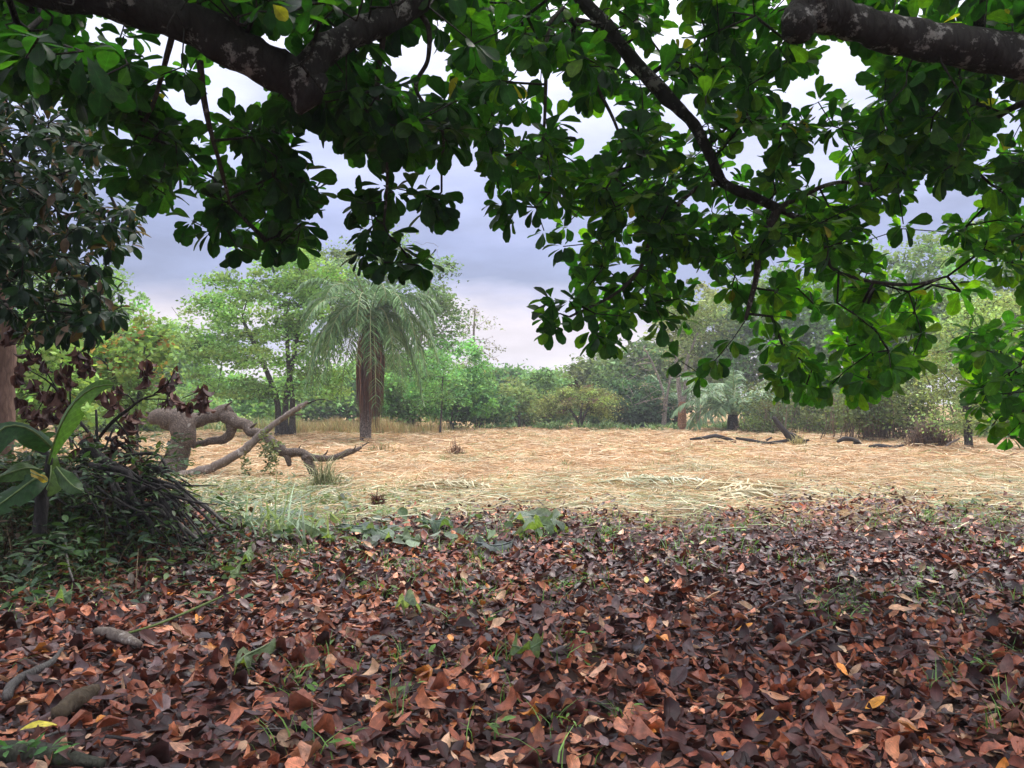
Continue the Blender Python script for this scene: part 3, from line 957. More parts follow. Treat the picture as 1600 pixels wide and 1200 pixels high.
# reddish forked trunk
Y = 46
b = P(1066, HORIZON, Y); b[2] = float(ground_z(b[0], b[1]))
root = empty('red_barked_tree', b, 'forked reddish bare trunk standing beside the low palm', 'tree')
Bag().tube(catmull([b - (0, 0, .1), b + (-.02, 0, 1.0), P(1066, 628, Y)], 4), np.linspace(.27, .2, 9), 10, .05).make('trunk', M_RED, root)
Bag().tube(catmull([P(1065, 632, Y), P(1061, 610, Y), P(1058, 570, Y), P(1050, 530, Y)], 4), np.linspace(.17, .08, 13), 8, .05).make('limb', M_PALETRUNK, root)
Bag().tube(catmull([P(1067, 632, Y), P(1071, 610, Y), P(1072, 570, Y), P(1090, 520, Y)], 4), np.linspace(.14, .07, 13), 8, .05).make('limb', M_PALETRUNK, root)
L = Leaves([QUAD])
clump_leaves(L, np.array([P(R.normal(1070, 26), R.normal(505, 20), Y + R.normal(0, 1)) for _ in range(60)]), 60, .45, .45, .16, (.15, .2, .08))
L.stack().mesh('crown', M_FAR, root)

# ================================================================== field: mown straw
def litter_zone(x, y):
    """share of ground covered by fallen leaves"""
    edge = 11.5 + 1.3 * wob(x, y * .5, .6) + .5 * wob(x, y, 1.9) - 2.1 * smooth(1.5, -3.5, x) * (1 - smooth(-5, -8, x))
    full = 1 - smooth(edge - 1.1, edge + .5, y)
    return np.maximum(full, .22 * (1 - smooth(edge + .5, edge + 3.5, y)))

def straw(name, n, y0, y1, length, width, hgt, cols, label, cat, segs=3, half=.78, dens=None, parent=None):
    yy = np.sqrt(R.uniform(y0 ** 2, y1 ** 2, n))
    xx = R.uniform(-1, 1, n) * (yy * half + 1.0)
    if dens is not None:
        k = R.random(n) < dens(xx, yy)
        xx, yy = xx[k], yy[k]
    n = len(xx)
    g = ground_z(xx, yy)
    c0 = np.stack([xx, yy, g + hgt * (.45 + 1.1 * np.clip(wob(xx, yy, 1.1) + .4, 0, 1.4)) * R.random(n) ** 1.5], 1)
    az = R.normal(0, 1.1, n) + 3.0 * wob(xx * .7, yy * .7, .8)
    ln = length * R.uniform(.4, 1.4, n)
    d = np.stack([np.cos(az), np.sin(az), R.normal(0, .13, n)], 1)
    bend = np.stack([-np.sin(az), np.cos(az), R.normal(.1, .25, n)], 1) * (ln * R.normal(0, .22, n))[:, None]
    wd = np.stack([-np.sin(az), np.cos(az), R.normal(0, .9, n)], 1)
    wd = unit(wd) * (width * R.uniform(.5, 1.5, n))[:, None] * .5
    V = []
    for k in range(segs + 1):
        s = k / segs
        c = c0 + d * (ln * (s - .5))[:, None] + bend * (4 * s * (1 - s) - .5)
        c[:, 2] = np.maximum(c[:, 2], g + .006)
        w = wd * (1 - .6 * abs(2 * s - 1))
        V += [c - w, c + w]
    V = np.stack(V, 1)
    q = np.array([(2 * k, 2 * k + 1, 2 * k + 3, 2 * k + 2) for k in range(segs)])
    Qa = (q[None] + (np.arange(n) * 2 * (segs + 1))[:, None, None]).reshape(-1, 4)
    cols = np.array(cols)
    patch = wob(xx, yy, .5)
    green = smooth(.15, .6, patch + R.normal(0, .35, n)) * .5
    near = smooth(17.0, 11.5, yy + R.normal(0, 1.5, n))
    ci = R.integers(0, 4, n)
    gi = np.where(R.random(n) < np.clip(green * 1.1 + near * .66, 0, .88), R.integers(4, len(cols), n), ci)
    C = cols[gi] * np.clip(R.normal(1, .22, (n, 1)), .45, 1.6) * (1 + .22 * np.clip(wob(xx * 1.3 + 7, yy * .9, 1.2), -1, 1))[:, None]
    o = build(name, V.reshape(-1, 3), Qa, M_STRAW, parent, np.repeat(C, 2 * (segs + 1), 0), None, False)
    return tag(o, label, cat, kind='stuff')

STRAW = [(.53, .34, .18), (.57, .41, .24), (.43, .26, .14), (.62, .51, .33), (.46, .44, .24), (.33, .37, .18), (.60, .56, .38), (.38, .40, .27)]
straw('mown_straw', 66000, 9.0, 21, .42, .014, .12, STRAW, 'cut tan straw and dry grass blades lying on the field', 'straw', 2, .78, lambda x, y: 1 - .9 * litter_zone(x, y))
straw('far_straw', 52000, 20, 47, .6, .028, .14, STRAW[:4] + STRAW[:2] + STRAW[4:6], 'cut straw covering the far part of the field', 'straw', 2, .80)

n = 5200
cy_ = np.sqrt(R.uniform(12.5 ** 2, 46 ** 2, 420)); cx_ = R.uniform(-.72, .72, 420) * cy_
k = R.integers(0, 420, n)
bx_, by_ = cx_[k] + R.normal(0, .22, n) * cy_[k] / 25, cy_[k] + R.normal(0, .2, n) * cy_[k] / 25
blades('field_stubble', on_ground(bx_, by_), .20, .022, [(.16, .24, .07), (.24, .28, .10), (.50, .40, .2), (.34, .25, .12), (.5, .44, .26)], M_STRAW, .8, 'short standing tufts of grass stubble across the mown field', 'grass')
# ================================================================== leaf litter
LT = [leaf_shape((OBOV, ELLI, OBN)[k % 3], curl=c, fold=f, twist=tw, wave=.018, cols=1, cup=cu, seed=k)
      for k, (c, f, tw, cu) in enumerate([(.2, .10, 0, 0), (-.5, .12, .1, .2), (.7, .1, -.15, .2), (-1.0, .1, .1, .4), (.4, .35, .25, 0), (-.3, -.25, -.35, -.2), (1.6, .1, .15, .8), (-.9, .35, -.15, .1), (.1, .05, .1, 1.3), (-.2, .3, .1, .6), (.1, .05, 0, .1), (-.15, .12, -.1, 0), (.4, .1, .2, 1.5), (-1.9, .1, .1, .2), (.3, .6, .3, 0)])]
LT_MID = [leaf_shape([.05, .3, .46, .42, .1], curl=c, fold=f, twist=tw, wave=.018, cols=1, cup=cu, seed=30 + k)
          for k, (c, f, tw, cu) in enumerate([(.2, .1, 0, 0), (-.7, .2, .2, .3), (1.1, .1, -.2, .4), (-1.3, .2, .1, .6), (.5, .5, .3, 0), (-.3, -.3, -.3, -.2), (.1, .05, 0, 1.2)])]
LT_LOW = []
for k, (c, f) in enumerate([(.3, .2), (-1.0, .4), (1.2, .5), (-.3, -.4)]):
    LT_LOW.append(leaf_shape([.08, .36, .44, .06], curl=c, fold=f, twist=.2 * (k - 1), wave=.03, cols=1, seed=20 + k))
PAL = np.array([(.036, .015, .014), (.074, .026, .022), (.155, .046, .029), (.27, .082, .044), (.41, .145, .075), (.50, .21, .11), (.54, .33, .20), (.17, .115, .11), (.075, .042, .044), (.55, .21, .045)])
PW_WARM = np.array([.17, .19, .18, .16, .11, .065, .045, .045, .03, .015])
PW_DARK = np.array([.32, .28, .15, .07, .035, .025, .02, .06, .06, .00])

def litter(n, y0, y1, templates, half, size):
    yy = np.sqrt(R.uniform(y0 ** 2, y1 ** 2, n)) if y0 > 0 else R.uniform(y0, y1, n)
    xx = R.uniform(-1, 1, n) * (np.abs(yy) * half + 1.3)
    k = R.random(n) < litter_zone(xx, yy)
    xx, yy = xx[k], yy[k]
    n = len(xx)
    h = R.random(n) ** 1.5
    pos = np.stack([xx, yy, ground_z(xx, yy) + .012 + .055 * h], 1)
    az = R.uniform(0, 2 * math.pi, n)
    d = np.stack([np.cos(az), np.sin(az), R.normal(0, .19, n)], 1)
    up = np.stack([R.normal(0, .30, n), R.normal(0, .30, n), np.where(R.random(n) < .45, -1, 1) * np.ones(n)], 1)
    warm = np.clip(.5 + .5 * wob(xx * 1.0, yy * .8, .55) + .35 * smooth(7.5, 4.0, yy) - .40 * smooth(-.5, 2.5, xx) * smooth(4.2, 6.5, yy) - .30 * smooth(6.2, 8.5, yy), 0, 1)  # last term picks darker far leaves, painting shade where sun gets under the crown
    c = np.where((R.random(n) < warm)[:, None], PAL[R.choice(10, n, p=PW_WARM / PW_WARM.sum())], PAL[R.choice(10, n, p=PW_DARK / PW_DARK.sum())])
    c = c * np.clip(R.normal(.98, .34, (n, 1)), .35, 2.0)
    L = Leaves(templates)
    s = size * np.clip(np.exp(R.normal(-.1, .42, n)), .3, 1.8)
    m = frames(d, up)
    L.put(pos - m[:, :, 1] * (s * .5)[:, None], m, s, c)
    return L.stack()

lroot = empty('leaf_litter', (0, 6, 0), 'carpet of fallen brown and reddish leaves under the almond tree', 'leaf litter', kind='stuff')
LN = litter(21000, 1.2, 5.3, LT, .78, .088)
px_, py_, fy_ = to_px(LN.P + LN.M[:, :, 1] * (LN.S * .5)[:, None])
ok = (px_ > 12) & (px_ < 1588) & (py_ < 1190) & (fy_ > 0)
top_ = (LN.P[:, 2] - ground_z(LN.P[:, 0], LN.P[:, 1]))
score = np.where(ok, LN.S / np.maximum(fy_, .1) * (.6 + 9 * np.clip(top_, 0, .05)), 0)
big = np.argsort(-score)[:300]
keep = np.ones(len(LN.P), bool); keep[big] = False
LN.singles(big, 'fallen_leaf', M_LITTER, lroot)
tag(LN.mesh('leaf_layer', M_LITTER, lroot, keep), kind='stuff')
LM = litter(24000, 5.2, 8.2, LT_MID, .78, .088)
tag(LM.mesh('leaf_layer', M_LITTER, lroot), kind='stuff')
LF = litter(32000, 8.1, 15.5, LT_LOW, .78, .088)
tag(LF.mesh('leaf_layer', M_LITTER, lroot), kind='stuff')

# a few fallen leaves that stand out by colour
def loose_leaf(px, py, size, col, label, az, kind=0, cat='leaf', tilt=.25):
    Y = EYE * F / (py - HORIZON) * .985
    p = P(px, py, Y); p[2] = float(ground_z(p[0], p[1])) + .075
    tv, tq, tl = LT[kind]
    me = mesh_data('fallen_leaf', tv, tq, M_LITTER, np.broadcast_to(np.array(col), (len(tv), 3)), tl)
    m = frames(np.array([[math.cos(az), math.sin(az), .1]]), np.array([[0, -tilt, 1.0]]))[0]
    o = bpy.data.objects.new('fallen_leaf', me)
    M = Matrix((m * size).tolist()).to_4x4(); M.translation = Vector(p.tolist())
    o.matrix_basis = M
    COL.objects.link(o)
    return tag(o, label, cat)
loose_leaf(30, 1152, .15, (.62, .52, .06), 'bright yellow fallen leaf near the mossy log', .6, 4)
loose_leaf(1150, 997, .12, (.62, .25, .04), 'vivid orange fallen leaf lying alone among dark leaves', .2, 1)
loose_leaf(1352, 1120, .13, (.60, .26, .04), 'orange fallen leaf among pinkish brown leaves', .4, 1)
loose_leaf(1325, 1030, .14, (.58, .38, .2), 'pale tan fallen leaf next to a thin twig', 1.8, 0)
loose_leaf(1430, 962, .17, (.55, .27, .13), 'large light orange leaf lying flat', 3.0, 0)
loose_leaf(1285, 948, .15, (.56, .29, .14), 'curled light orange leaf among dark purple leaves', 2.9, 2)
loose_leaf(1010, 920, .10, (.5, .42, .07), 'small yellow leaf on dark wet leaves', 1.4, 1)
loose_leaf(1180, 1138, .16, (.55, .26, .05), 'amber leaf at the front of the litter', .3, 4)

# ================================================================== almond trees overhead
AL = [leaf_shape(OBOV, curl=c, fold=f, twist=tw, wave=w, cols=1, seed=40 + k)
      for k, (c, f, tw, w) in enumerate([(.35, .25, 0, .0), (.6, .15, .15, .01), (.15, .35, -.1, .012), (.9, .2, .1, .0), (-.15, .2, -.2, .015), (.5, .5, .25, .0)])]
ALMOND = np.array([(.024, .078, .022), (.018, .062, .020), (.032, .092, .023), (.015, .050, .019), (.045, .110, .022), (.085, .155, .022)]) * .72

def rosettes(L, tips, axes, leaf, nmin=7, nmax=11, yellow=.012, pal=ALMOND, gain=None, spread=(35, 88), drop=.28):
    for i, (p, a_) in enumerate(zip(tips, axes)):
        n = int(R.integers(nmin, nmax + 1))
        a_ = unit(a_)
        ref = unit(np.cross(a_, unit(R.normal(0, 1, 3))))
        ref2 = np.cross(a_, ref)
        az = np.arange(n) * 2.399 + R.uniform(0, 6.28)
        th = np.radians(R.uniform(spread[0], spread[1], n))
        d = a_ * np.cos(th)[:, None] + (ref * np.cos(az)[:, None] + ref2 * np.sin(az)[:, None]) * np.sin(th)[:, None]
        d = unit(d - np.array((0, 0, drop)) * R.uniform(.4, 1.5, (n, 1)))
        nn = a_ * .5 + np.array((0, 0, 1.0)) + R.normal(0, .3, (n, 3))
        s = leaf * R.uniform(.62, 1.25, n)
        c = pal[R.integers(0, len(pal), n)] * np.clip(R.normal(1, .18, (n, 1)), .5, 1.6) * R.uniform(.8, 1.2)
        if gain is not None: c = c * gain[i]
        y = R.random(n) < yellow
        c[y] = np.array((.30, .22, .04)) * R.uniform(.6, 1.1, (int(y.sum()), 1))
        L.put(p + d * .03, frames(d, nn), s, c)

def inside(poly, x, y):
    poly = np.asarray(poly, float)
    r = np.zeros(len(x), bool)
    j = len(poly) - 1
    for i in range(len(poly)):
        xi, yi = poly[i]; xj, yj = poly[j]
        r ^= ((yi > y) != (yj > y)) & (x < (xj - xi) * (y - yi) / (yj - yi + 1e-12) + xi)
        j = i
    return r

def fill(poly, holes, n, depth, gap=20):
    """tips spread through the part of the crown that shows in poly; depth(y) -> (mean, spread)"""
    poly = np.asarray(poly, float)
    out = []
    x0, y0 = poly.min(0); x1, y1 = poly.max(0)
    while len(out) < n:
        x = R.uniform(x0, x1, 200); y = R.uniform(y0, y1, 200)
        k = inside(poly, x, y)
        for (hx, hy, rx, ry) in holes:
            k &= ((x - hx) / (rx + gap)) ** 2 + ((y - hy) / (ry + gap)) ** 2 > 1
        for a_, b_ in zip(x[k], y[k]):
            m_, s_ = depth(b_)
            out.append(P(a_, b_, max(2.6, m_ + R.uniform(-s_, s_))))
    return np.array(out[:n])

def specks(poly, n):
    poly = np.asarray(poly, float)
    out = []
    while len(out) < n:
        x = R.uniform(poly[:, 0].min(), poly[:, 0].max(), 1); y = R.uniform(0, poly[:, 1].max(), 1)
        if inside(poly, x, y)[0]: out.append((x[0], y[0], R.uniform(1, 8), R.uniform(1, 8)))
    return out

def almond(name, label, base, limbs, tips, over, leaf, trunk_r=.3, limb_mat=M_BARK, pal=ALMOND, mat=M_ALMOND, templates=AL, yellow=.012, nshow=300, rs=(7, 11), twigcap=.05, drop=.28, dead=0.0, leafname='leaf', clear=(), young=False):
    b = np.array((base[0], base[1], float(ground_z(base[0], base[1]))))
    root = empty(name, b, label, 'tree')
    sk = Skeleton()
    for (nm, pts, r0, r1, bulge) in limbs:
        q = catmull(pts, 10 if r0 > .05 else 6)
        rr = np.linspace(r0, r1, len(q))
        if r0 > .05:
            w_ = np.convolve(R.normal(0, 1, len(q) + 6), np.ones(3) / 3, 'same')[3:-3]
            rr = rr * (1 + .06 * w_)
        for (at_, amt) in bulge:
            rr = rr * (1 + amt * np.exp(-((np.linspace(0, 1, len(q)) - at_) / .06) ** 2))
        sk.path(q, rr)
        Bag().tube(q, rr, 20 if r0 > .08 else 9, .05).make(nm, limb_mat if r0 > .045 else M_BARK2, root)
    T = np.vstack([tips, over]) if len(over) else tips
    ids = sk.connect(T, step=.22, sag=.07, jit=.05)
    ax = []
    for i in ids:
        j = sk.par[i]
        if sk.par[j] >= 0 and sk.fix[j] is None: j = sk.par[j]
        ax.append(unit(sk.p[i] - sk.p[j]) * .8 + R.normal(0, .35, 3) + np.array((0, 0, .10)))
    sk.tubes(.0042, .47, 6, rmax=twigcap).make('branch', M_TWIG, root)
    L = Leaves(templates)
    tx, ty, _ = to_px(T)
    g_ = (smooth(1080, 1320, tx) * smooth(230, 480, ty))[:, None] if young else np.zeros((len(T), 1))  # leaf colour raised by view position, painting light through the leaves; not leaf age
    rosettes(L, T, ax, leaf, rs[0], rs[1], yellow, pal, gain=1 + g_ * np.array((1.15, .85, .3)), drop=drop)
    L.stack()
    if dead:
        dm = R.random(len(L.P)) < dead
        L.C[dm] = np.array((.13, .085, .06)) * R.uniform(.5, 1.3, (int(dm.sum()), 1))
    cx, cy, fy = to_px(L.P + L.M[:, :, 1] * (L.S * .55)[:, None])
    gone = np.zeros(len(L.P), bool)
    for (poly, hw, dep) in clear:                 # old limbs carry no leaves of their own on the open side
        poly = np.array(poly, float)
        for a_, b_ in zip(poly[:-1], poly[1:]):
            t_ = np.clip(((cx - a_[0]) * (b_ - a_)[0] + (cy - a_[1]) * (b_ - a_)[1]) / np.sum((b_ - a_) ** 2), 0, 1)
            dd = np.hypot(cx - a_[0] - t_ * (b_ - a_)[0], cy - a_[1] - t_ * (b_ - a_)[1])
            gone |= (dd < hw) & (fy < dep)
    L.P, L.M, L.S, L.C, L.K, cx, cy, fy = (v[~gone] for v in (L.P, L.M, L.S, L.C, L.K, cx, cy, fy))
    ok = (cx > 5) & (cx < 1595) & (cy > 5) & (cy < 1190) & (fy > .5)
    sc = np.where(ok, L.S / np.maximum(fy, .1) * np.abs(L.M[:, 1, 2] + .25), 0)
    big = np.argsort(-sc)[:nshow]
    keep = np.ones(len(L.P), bool); keep[big] = False
    L.singles(big, leafname, mat, root)
    tag(L.mesh('foliage', mat, root, keep), kind='stuff')
    return root

# --- the almond tree whose forking limb crosses the upper corner
HOLES_A = [(365, 130, 46, 30), (432, 62, 26, 20), (745, 15, 34, 26), (620, 90, 20, 22), (655, 75, 16, 16), (480, 215, 10, 14), (300, 190, 10, 10), (230, 90, 12, 10), (268, 150, 14, 8), (640, 105, 14, 12), (700, 80, 12, 14), (530, 255, 16, 20), (150, 40, 16, 16), (690, 120, 10, 8), (340, 240, 6, 10)]
polyA = [(-40, -60), (700, -60), (740, 60), (725, 205), (690, 228), (600, 238), (540, 228), (488, 245), (482, 310), (468, 350), (425, 380), (370, 375), (325, 350), (285, 318), (235, 305), (190, 270), (160, 190), (110, 120), (-40, 110)]
dA = lambda y: (4.5 + 1.2 * smooth(0, 380, y), .9)
tipsA = fill(polyA, HOLES_A + specks(polyA, 8), 620, dA, 25)
manA = np.array([P(x, y, d) for x, y, d in [
    (575, 318, 4.8), (590, 345, 4.9), (600, 290, 5.0), (570, 395, 4.8), (600, 410, 4.7), (640, 405, 4.9), (655, 415, 4.8), (560, 320, 4.9), (580, 330, 5.0), (605, 365, 4.9), (575, 360, 4.8), (590, 400, 4.9), (625, 410, 4.8), (665, 305, 4.8), (690, 320, 4.9), (670, 325, 5.0), (615, 300, 4.9), (680, 312, 4.9), (690, 300, 5.0), (645, 300, 5.1), (585, 375, 5.2), (625, 385, 5.0),
    (440, 380, 4.9), (470, 350, 4.8), (370, 385, 5.0), (400, 395, 5.1), (330, 360, 5.2), (300, 345, 5.3), (465, 380, 4.7), (490, 300, 5.0), (700, 225, 4.6), (690, 200, 4.7),
    (60, 60, 3.0), (130, 80, 3.2), (40, 90, 3.1), (160, 120, 3.4), (100, 70, 3.3), (200, 100, 3.6), (420, 0, 3.2), (490, 5, 3.3), (450, 20, 3.4)]])
overA = np.stack([R.uniform(-7, 1.0, 640), R.uniform(-2.5, 9.0, 640), R.uniform(4.0, 7.0, 640)], 1)
oa, ob, oc = to_px(overA)
overA = overA[~((ob > -70) & (oc > 0) & (oa > -150) & (oa < 1750))]
trunkA = [np.array((-5.2, 2.2, -.1)), np.array((-5.1, 2.2, 1.2)), np.array((-4.7, 2.3, 2.6)), np.array((-4.2, 2.6, 3.5))]
limbA = [trunkA[-1], P(-120, -75, 3.5), P(60, -25, 3.9), P(200, 5, 4.0), P(300, 38, 4.05), P(390, 88, 4.1), P(455, 122, 4.15), P(492, 152, 4.2)]
almond('almond_tree', 'tropical almond tree whose thick dark limb forks above the palm', (-5.2, 2.2), [
    ('trunk', trunkA, .34, .22, []),
    ('limb', limbA, .118, .105, [(.97, .15)]),
    ('limb', [P(468, 130, 4.15), P(500, 85, 4.2), P(555, 52, 4.3), P(620, 25, 4.4), P(680, -20, 4.5), P(760, -90, 4.7), P(860, -200, 5.0)], .085, .06, [(.0, .2)]),
    ('limb', [trunkA[-1], np.array((-3.8, 3.4, 4.6)), np.array((-3.2, 4.6, 5.5))], .16, .07, []),
    ('limb', [P(268, 60, 4.05), P(255, 110, 4.2), P(240, 160, 4.3), P(215, 210, 4.5)], .016, .01, []),
    ('limb', [P(312, 95, 4.1), P(318, 150, 4.2), P(328, 200, 4.3), P(345, 262, 4.5), P(360, 320, 4.8)], .02, .009, []),
    ('limb', [P(600, 50, 4.4), P(590, 120, 4.5), P(590, 165, 4.6), P(604, 225, 4.7), P(605, 280, 4.8), P(600, 350, 4.9)], .018, .008, []),
    ('limb', [P(655, 20, 4.5), P(670, 45, 4.5), P(668, 95, 4.6), P(650, 140, 4.7), P(690, 200, 4.7), P(690, 260, 4.9)], .018, .008, []),
], np.vstack([tipsA, manA]), overA, .142, pal=ALMOND[:5] * .85, yellow=.003, clear=[([(-20, -20), (60, -10), (200, 10), (300, 42), (390, 90), (455, 124), (490, 150)], 62, 4.3), ([(480, 130), (500, 85), (555, 52), (620, 25), (660, -10)], 50, 4.4)])

# --- the almond tree with the broken limb in the other upper corner
HOLES_B = [(1315, 100, 34, 40), (1240, 135, 16, 14), (925, 205, 24, 26), (960, 170, 12, 10), (1055, 170, 16, 24), (1500, 308, 30, 16), (1432, 400, 26, 18), (1270, 255, 20, 14), (880, 140, 8, 10), (1165, 250, 10, 12),
           (1450, 345, 12, 10), (1575, 190, 8, 10), (790, 90, 10, 8), (1110, 480, 14, 40), (1140, 510, 16, 12), (1050, 30, 10, 16), (1370, 345, 12, 18), (1395, 390, 12, 10)]
polyB = [(700, -60), (1680, -60), (1680, 420), (1600, 410), (1540, 420), (1470, 420), (1430, 500), (1435, 560), (1420, 600), (1340, 612), (1260, 615), (1235, 590), (1225, 530), (1180, 500), (1120, 500), (1080, 520), (1010, 495), (970, 515), (930, 500), (905, 450), (905, 400), (870, 340), (800, 310), (770, 250), (740, 180)]
dB = lambda y: (5.5 + .8 * smooth(100, 500, y), 1.0)
tipsB = fill(polyB, HOLES_B + specks(polyB, 20), 1160, dB, 25)
manB = np.array([P(x, y, d) for x, y, d in [
    (775, 275, 5.2), (785, 320, 5.3), (800, 335, 5.2), (850, 360, 5.4), (880, 385, 5.2), (862, 470, 5.6), (855, 495, 5.6), (862, 510, 5.5), (890, 470, 5.6), (930, 490, 5.5), (935, 525, 5.5), (950, 530, 5.4), (875, 490, 5.7), (910, 480, 5.5), (960, 505, 5.6), (925, 515, 5.6),
    (1060, 562, 5.9), (1095, 585, 5.9), (1120, 560, 5.8), (1145, 530, 5.8), (1205, 535, 5.9), (1225, 545, 5.6), (1218, 585, 5.6), (1225, 605, 5.6), (1260, 600, 5.7), (1300, 600, 5.8), (1350, 592, 5.7), (1400, 585, 5.7), (1425, 560, 5.6), (1440, 520, 5.6), (1270, 575, 5.7), (1320, 580, 5.8), (1240, 570, 5.5), (1380, 570, 5.6),
    (1500, 455, 5.8), (1520, 440, 6.0), (1600, 440, 5.6), (1590, 430, 5.5)]])
clusterB = fill([(1500, 520), (1680, 500), (1680, 680), (1590, 665), (1560, 640), (1540, 620), (1505, 560)], [], 80, lambda y: (6.3, .7))
clusterB2 = np.array([P(x, y, d) for x, y, d in [(1510, 545, 6.2), (1530, 600, 6.4), (1535, 630, 6.3), (1550, 665, 6.3), (1575, 680, 6.4), (1515, 520, 6.1), (1555, 660, 6.2)]])
overB = np.stack([R.uniform(-1.0, 7, 780), R.uniform(-2.5, 10.0, 780), R.uniform(4.2, 7.2, 780)], 1)
oa, ob, oc = to_px(overB)
overB = overB[~((ob > -70) & (oc > 0) & (oa > -150) & (oa < 1750))]
trunkB = [np.array((5.4, 3.4, -.1)), np.array((5.3, 3.4, 1.3)), np.array((5.1, 3.6, 2.6)), np.array((4.6, 4.0, 3.4))]
almond('almond_tree', 'tropical almond tree with a lichen-patched limb ending in a dark knob', (5.4, 3.4), [
    ('trunk', trunkB, .36, .2, []),
    ('limb', [trunkB[-1], P(1700, 118, 4.7), P(1600, 92, 4.65), P(1500, 72, 4.6), P(1400, 55, 4.6), P(1320, 30, 4.6), P(1275, 8, 4.6), P(1262, -60, 4.7), P(1230, -160, 4.9), P(1080, -260, 5.2)], .125, .09, [(.66, .3)]),
    ('limb', [P(1275, 5, 4.6), P(1252, 30, 4.55), P(1246, 50, 4.5)], .12, .09, []),
    ('limb', [P(1080, -260, 5.2), P(980, -150, 5.3), P(900, -30, 5.4), P(950, 42, 5.45), P(985, 90, 5.5), P(1040, 150, 5.5), P(1082, 192, 5.5), P(1108, 240, 5.5), P(1130, 285, 5.5), P(1172, 305, 5.5), P(1216, 326, 5.5)], .054, .034, [(.46, .3)]),
    ('limb', [P(1216, 326, 5.5), P(1190, 380, 5.55), P(1180, 440, 5.6), P(1165, 500, 5.7)], .034, .014, []),
    ('limb', [P(1216, 326, 5.5), P(1255, 305, 5.5), P(1310, 285, 5.4), P(1380, 290, 5.4)], .022, .01, []),
    ('limb', [P(1130, 285, 5.5), P(1080, 300, 5.6), P(1020, 370, 5.6), P(1000, 420, 5.6), P(960, 460, 5.6), P(890, 495, 5.6)], .022, .009, []),
    ('limb', [P(1290, 330, 5.4), P(1295, 410, 5.5), P(1340, 435, 5.5), P(1420, 445, 5.5), P(1480, 432, 5.6)], .017, .009, []),
    ('limb', [P(1216, 326, 5.5), P(1250, 340, 5.45), P(1290, 330, 5.4)], .024, .017, []),
    ('limb', [P(950, 42, 5.45), P(880, 30, 5.3), P(855, 60, 5.2), P(853, 120, 5.2), P(850, 200, 5.3), P(840, 300, 5.4)], .022, .008, []),
    ('limb', [P(885, 40, 5.3), P(912, 90, 5.2), P(935, 140, 5.2), P(960, 190, 5.3), P(985, 260, 5.4)], .018, .008, []),
    ('limb', [trunkB[-1], P(1690, 140, 5.0), P(1590, 165, 5.2), P(1530, 205, 5.3), P(1505, 222, 5.3), P(1490, 270, 5.4), P(1450, 290, 5.5)], .03, .01, []),
    ('limb', [np.array((5.1, 3.6, 2.6)), P(1760, 470, 5.8), P(1680, 500, 6.1), P(1600, 560, 6.3), P(1570, 640, 6.3)], .035, .01, []),
    ('limb', [trunkB[-1], np.array((4.0, 4.8, 4.6)), np.array((3.2, 5.6, 5.6))], .15, .06, []),
], np.vstack([tipsB, manB, clusterB, clusterB2]), overB, .140, pal=ALMOND * np.array((1.2, 1.2, 1.0)), limb_mat=M_BARK, yellow=.006, young=True, clear=[([(1260, 10), (1320, 35), (1400, 58), (1500, 75), (1600, 95), (1660, 110)], 60, 4.75), ([(1255, 0), (1250, 40)], 50, 4.75), ([(900, -30), (950, 42), (985, 90), (1040, 150), (1082, 192), (1108, 240), (1130, 285), (1172, 305), (1216, 326)], 26, 5.6)])  # young flag brightens lower-right leaf colour as if light shone through

# --- darker tree at the edge with a brown trunk
ED = [leaf_shape(ELLI, curl=c, fold=f, twist=tw, cols=1, seed=60 + k) for k, (c, f, tw) in enumerate([(.5, .2, .1), (.9, .3, -.2), (.2, .2, .2), (1.2, .4, 0)])]
polyE = [(-120, 60), (110, 120), (150, 200), (190, 300), (215, 340), (205, 380), (150, 400), (180, 440), (190, 490), (170, 530), (110, 520), (60, 540), (-120, 480)]
HOLES_E = [(85, 160, 12, 14), (110, 330, 14, 10), (175, 300, 26, 14), (110, 460, 16, 12), (30, 200, 6, 6), (190, 240, 10, 8), (60, 430, 12, 10)]
tipsE = fill(polyE, HOLES_E, 560, lambda y: (7.2, 1.2), gap=8)
tb = P(-6, 660, 9.2)
tE = [np.array((tb[0] - .12, 9.2, -.1)), P(-2, 700, 9.2), P(4, 560, 9.2), P(-6, 400, 9.1), P(-10, 200, 8.8), P(20, 20, 8.4)]
M_EDGEBARK = bark_mat('brown_bark', (.06, .036, .027), (.22, .135, .10), (.3, .25, .22), -.03, scale=3.5, bump=.7, crack=.3)
almond('dark_leaved_tree', 'dark glossy-leaved tree with brown trunk and withered leaf clumps at the brush', (tb[0] - .12, 9.2), [
    ('trunk', tE, .17, .09, []),
    ('limb', [P(-8, 430, 9.1), P(40, 380, 8.6), P(100, 340, 8.1), P(170, 330, 7.7)], .05, .015, []),
    ('limb', [P(-10, 300, 9.0), P(50, 220, 8.4), P(120, 180, 8.0)], .05, .015, []),
    ('limb', [P(-6, 480, 9.1), P(60, 470, 8.3), P(130, 455, 7.8)], .04, .012, []),
], tipsE, [], .14, limb_mat=M_EDGEBARK, pal=np.array([(.013, .038, .018), (.018, .048, .021), (.011, .030, .017), (.022, .06, .02)]), mat=M_EDGE, templates=ED, rs=(7, 12), drop=.45, dead=.10)

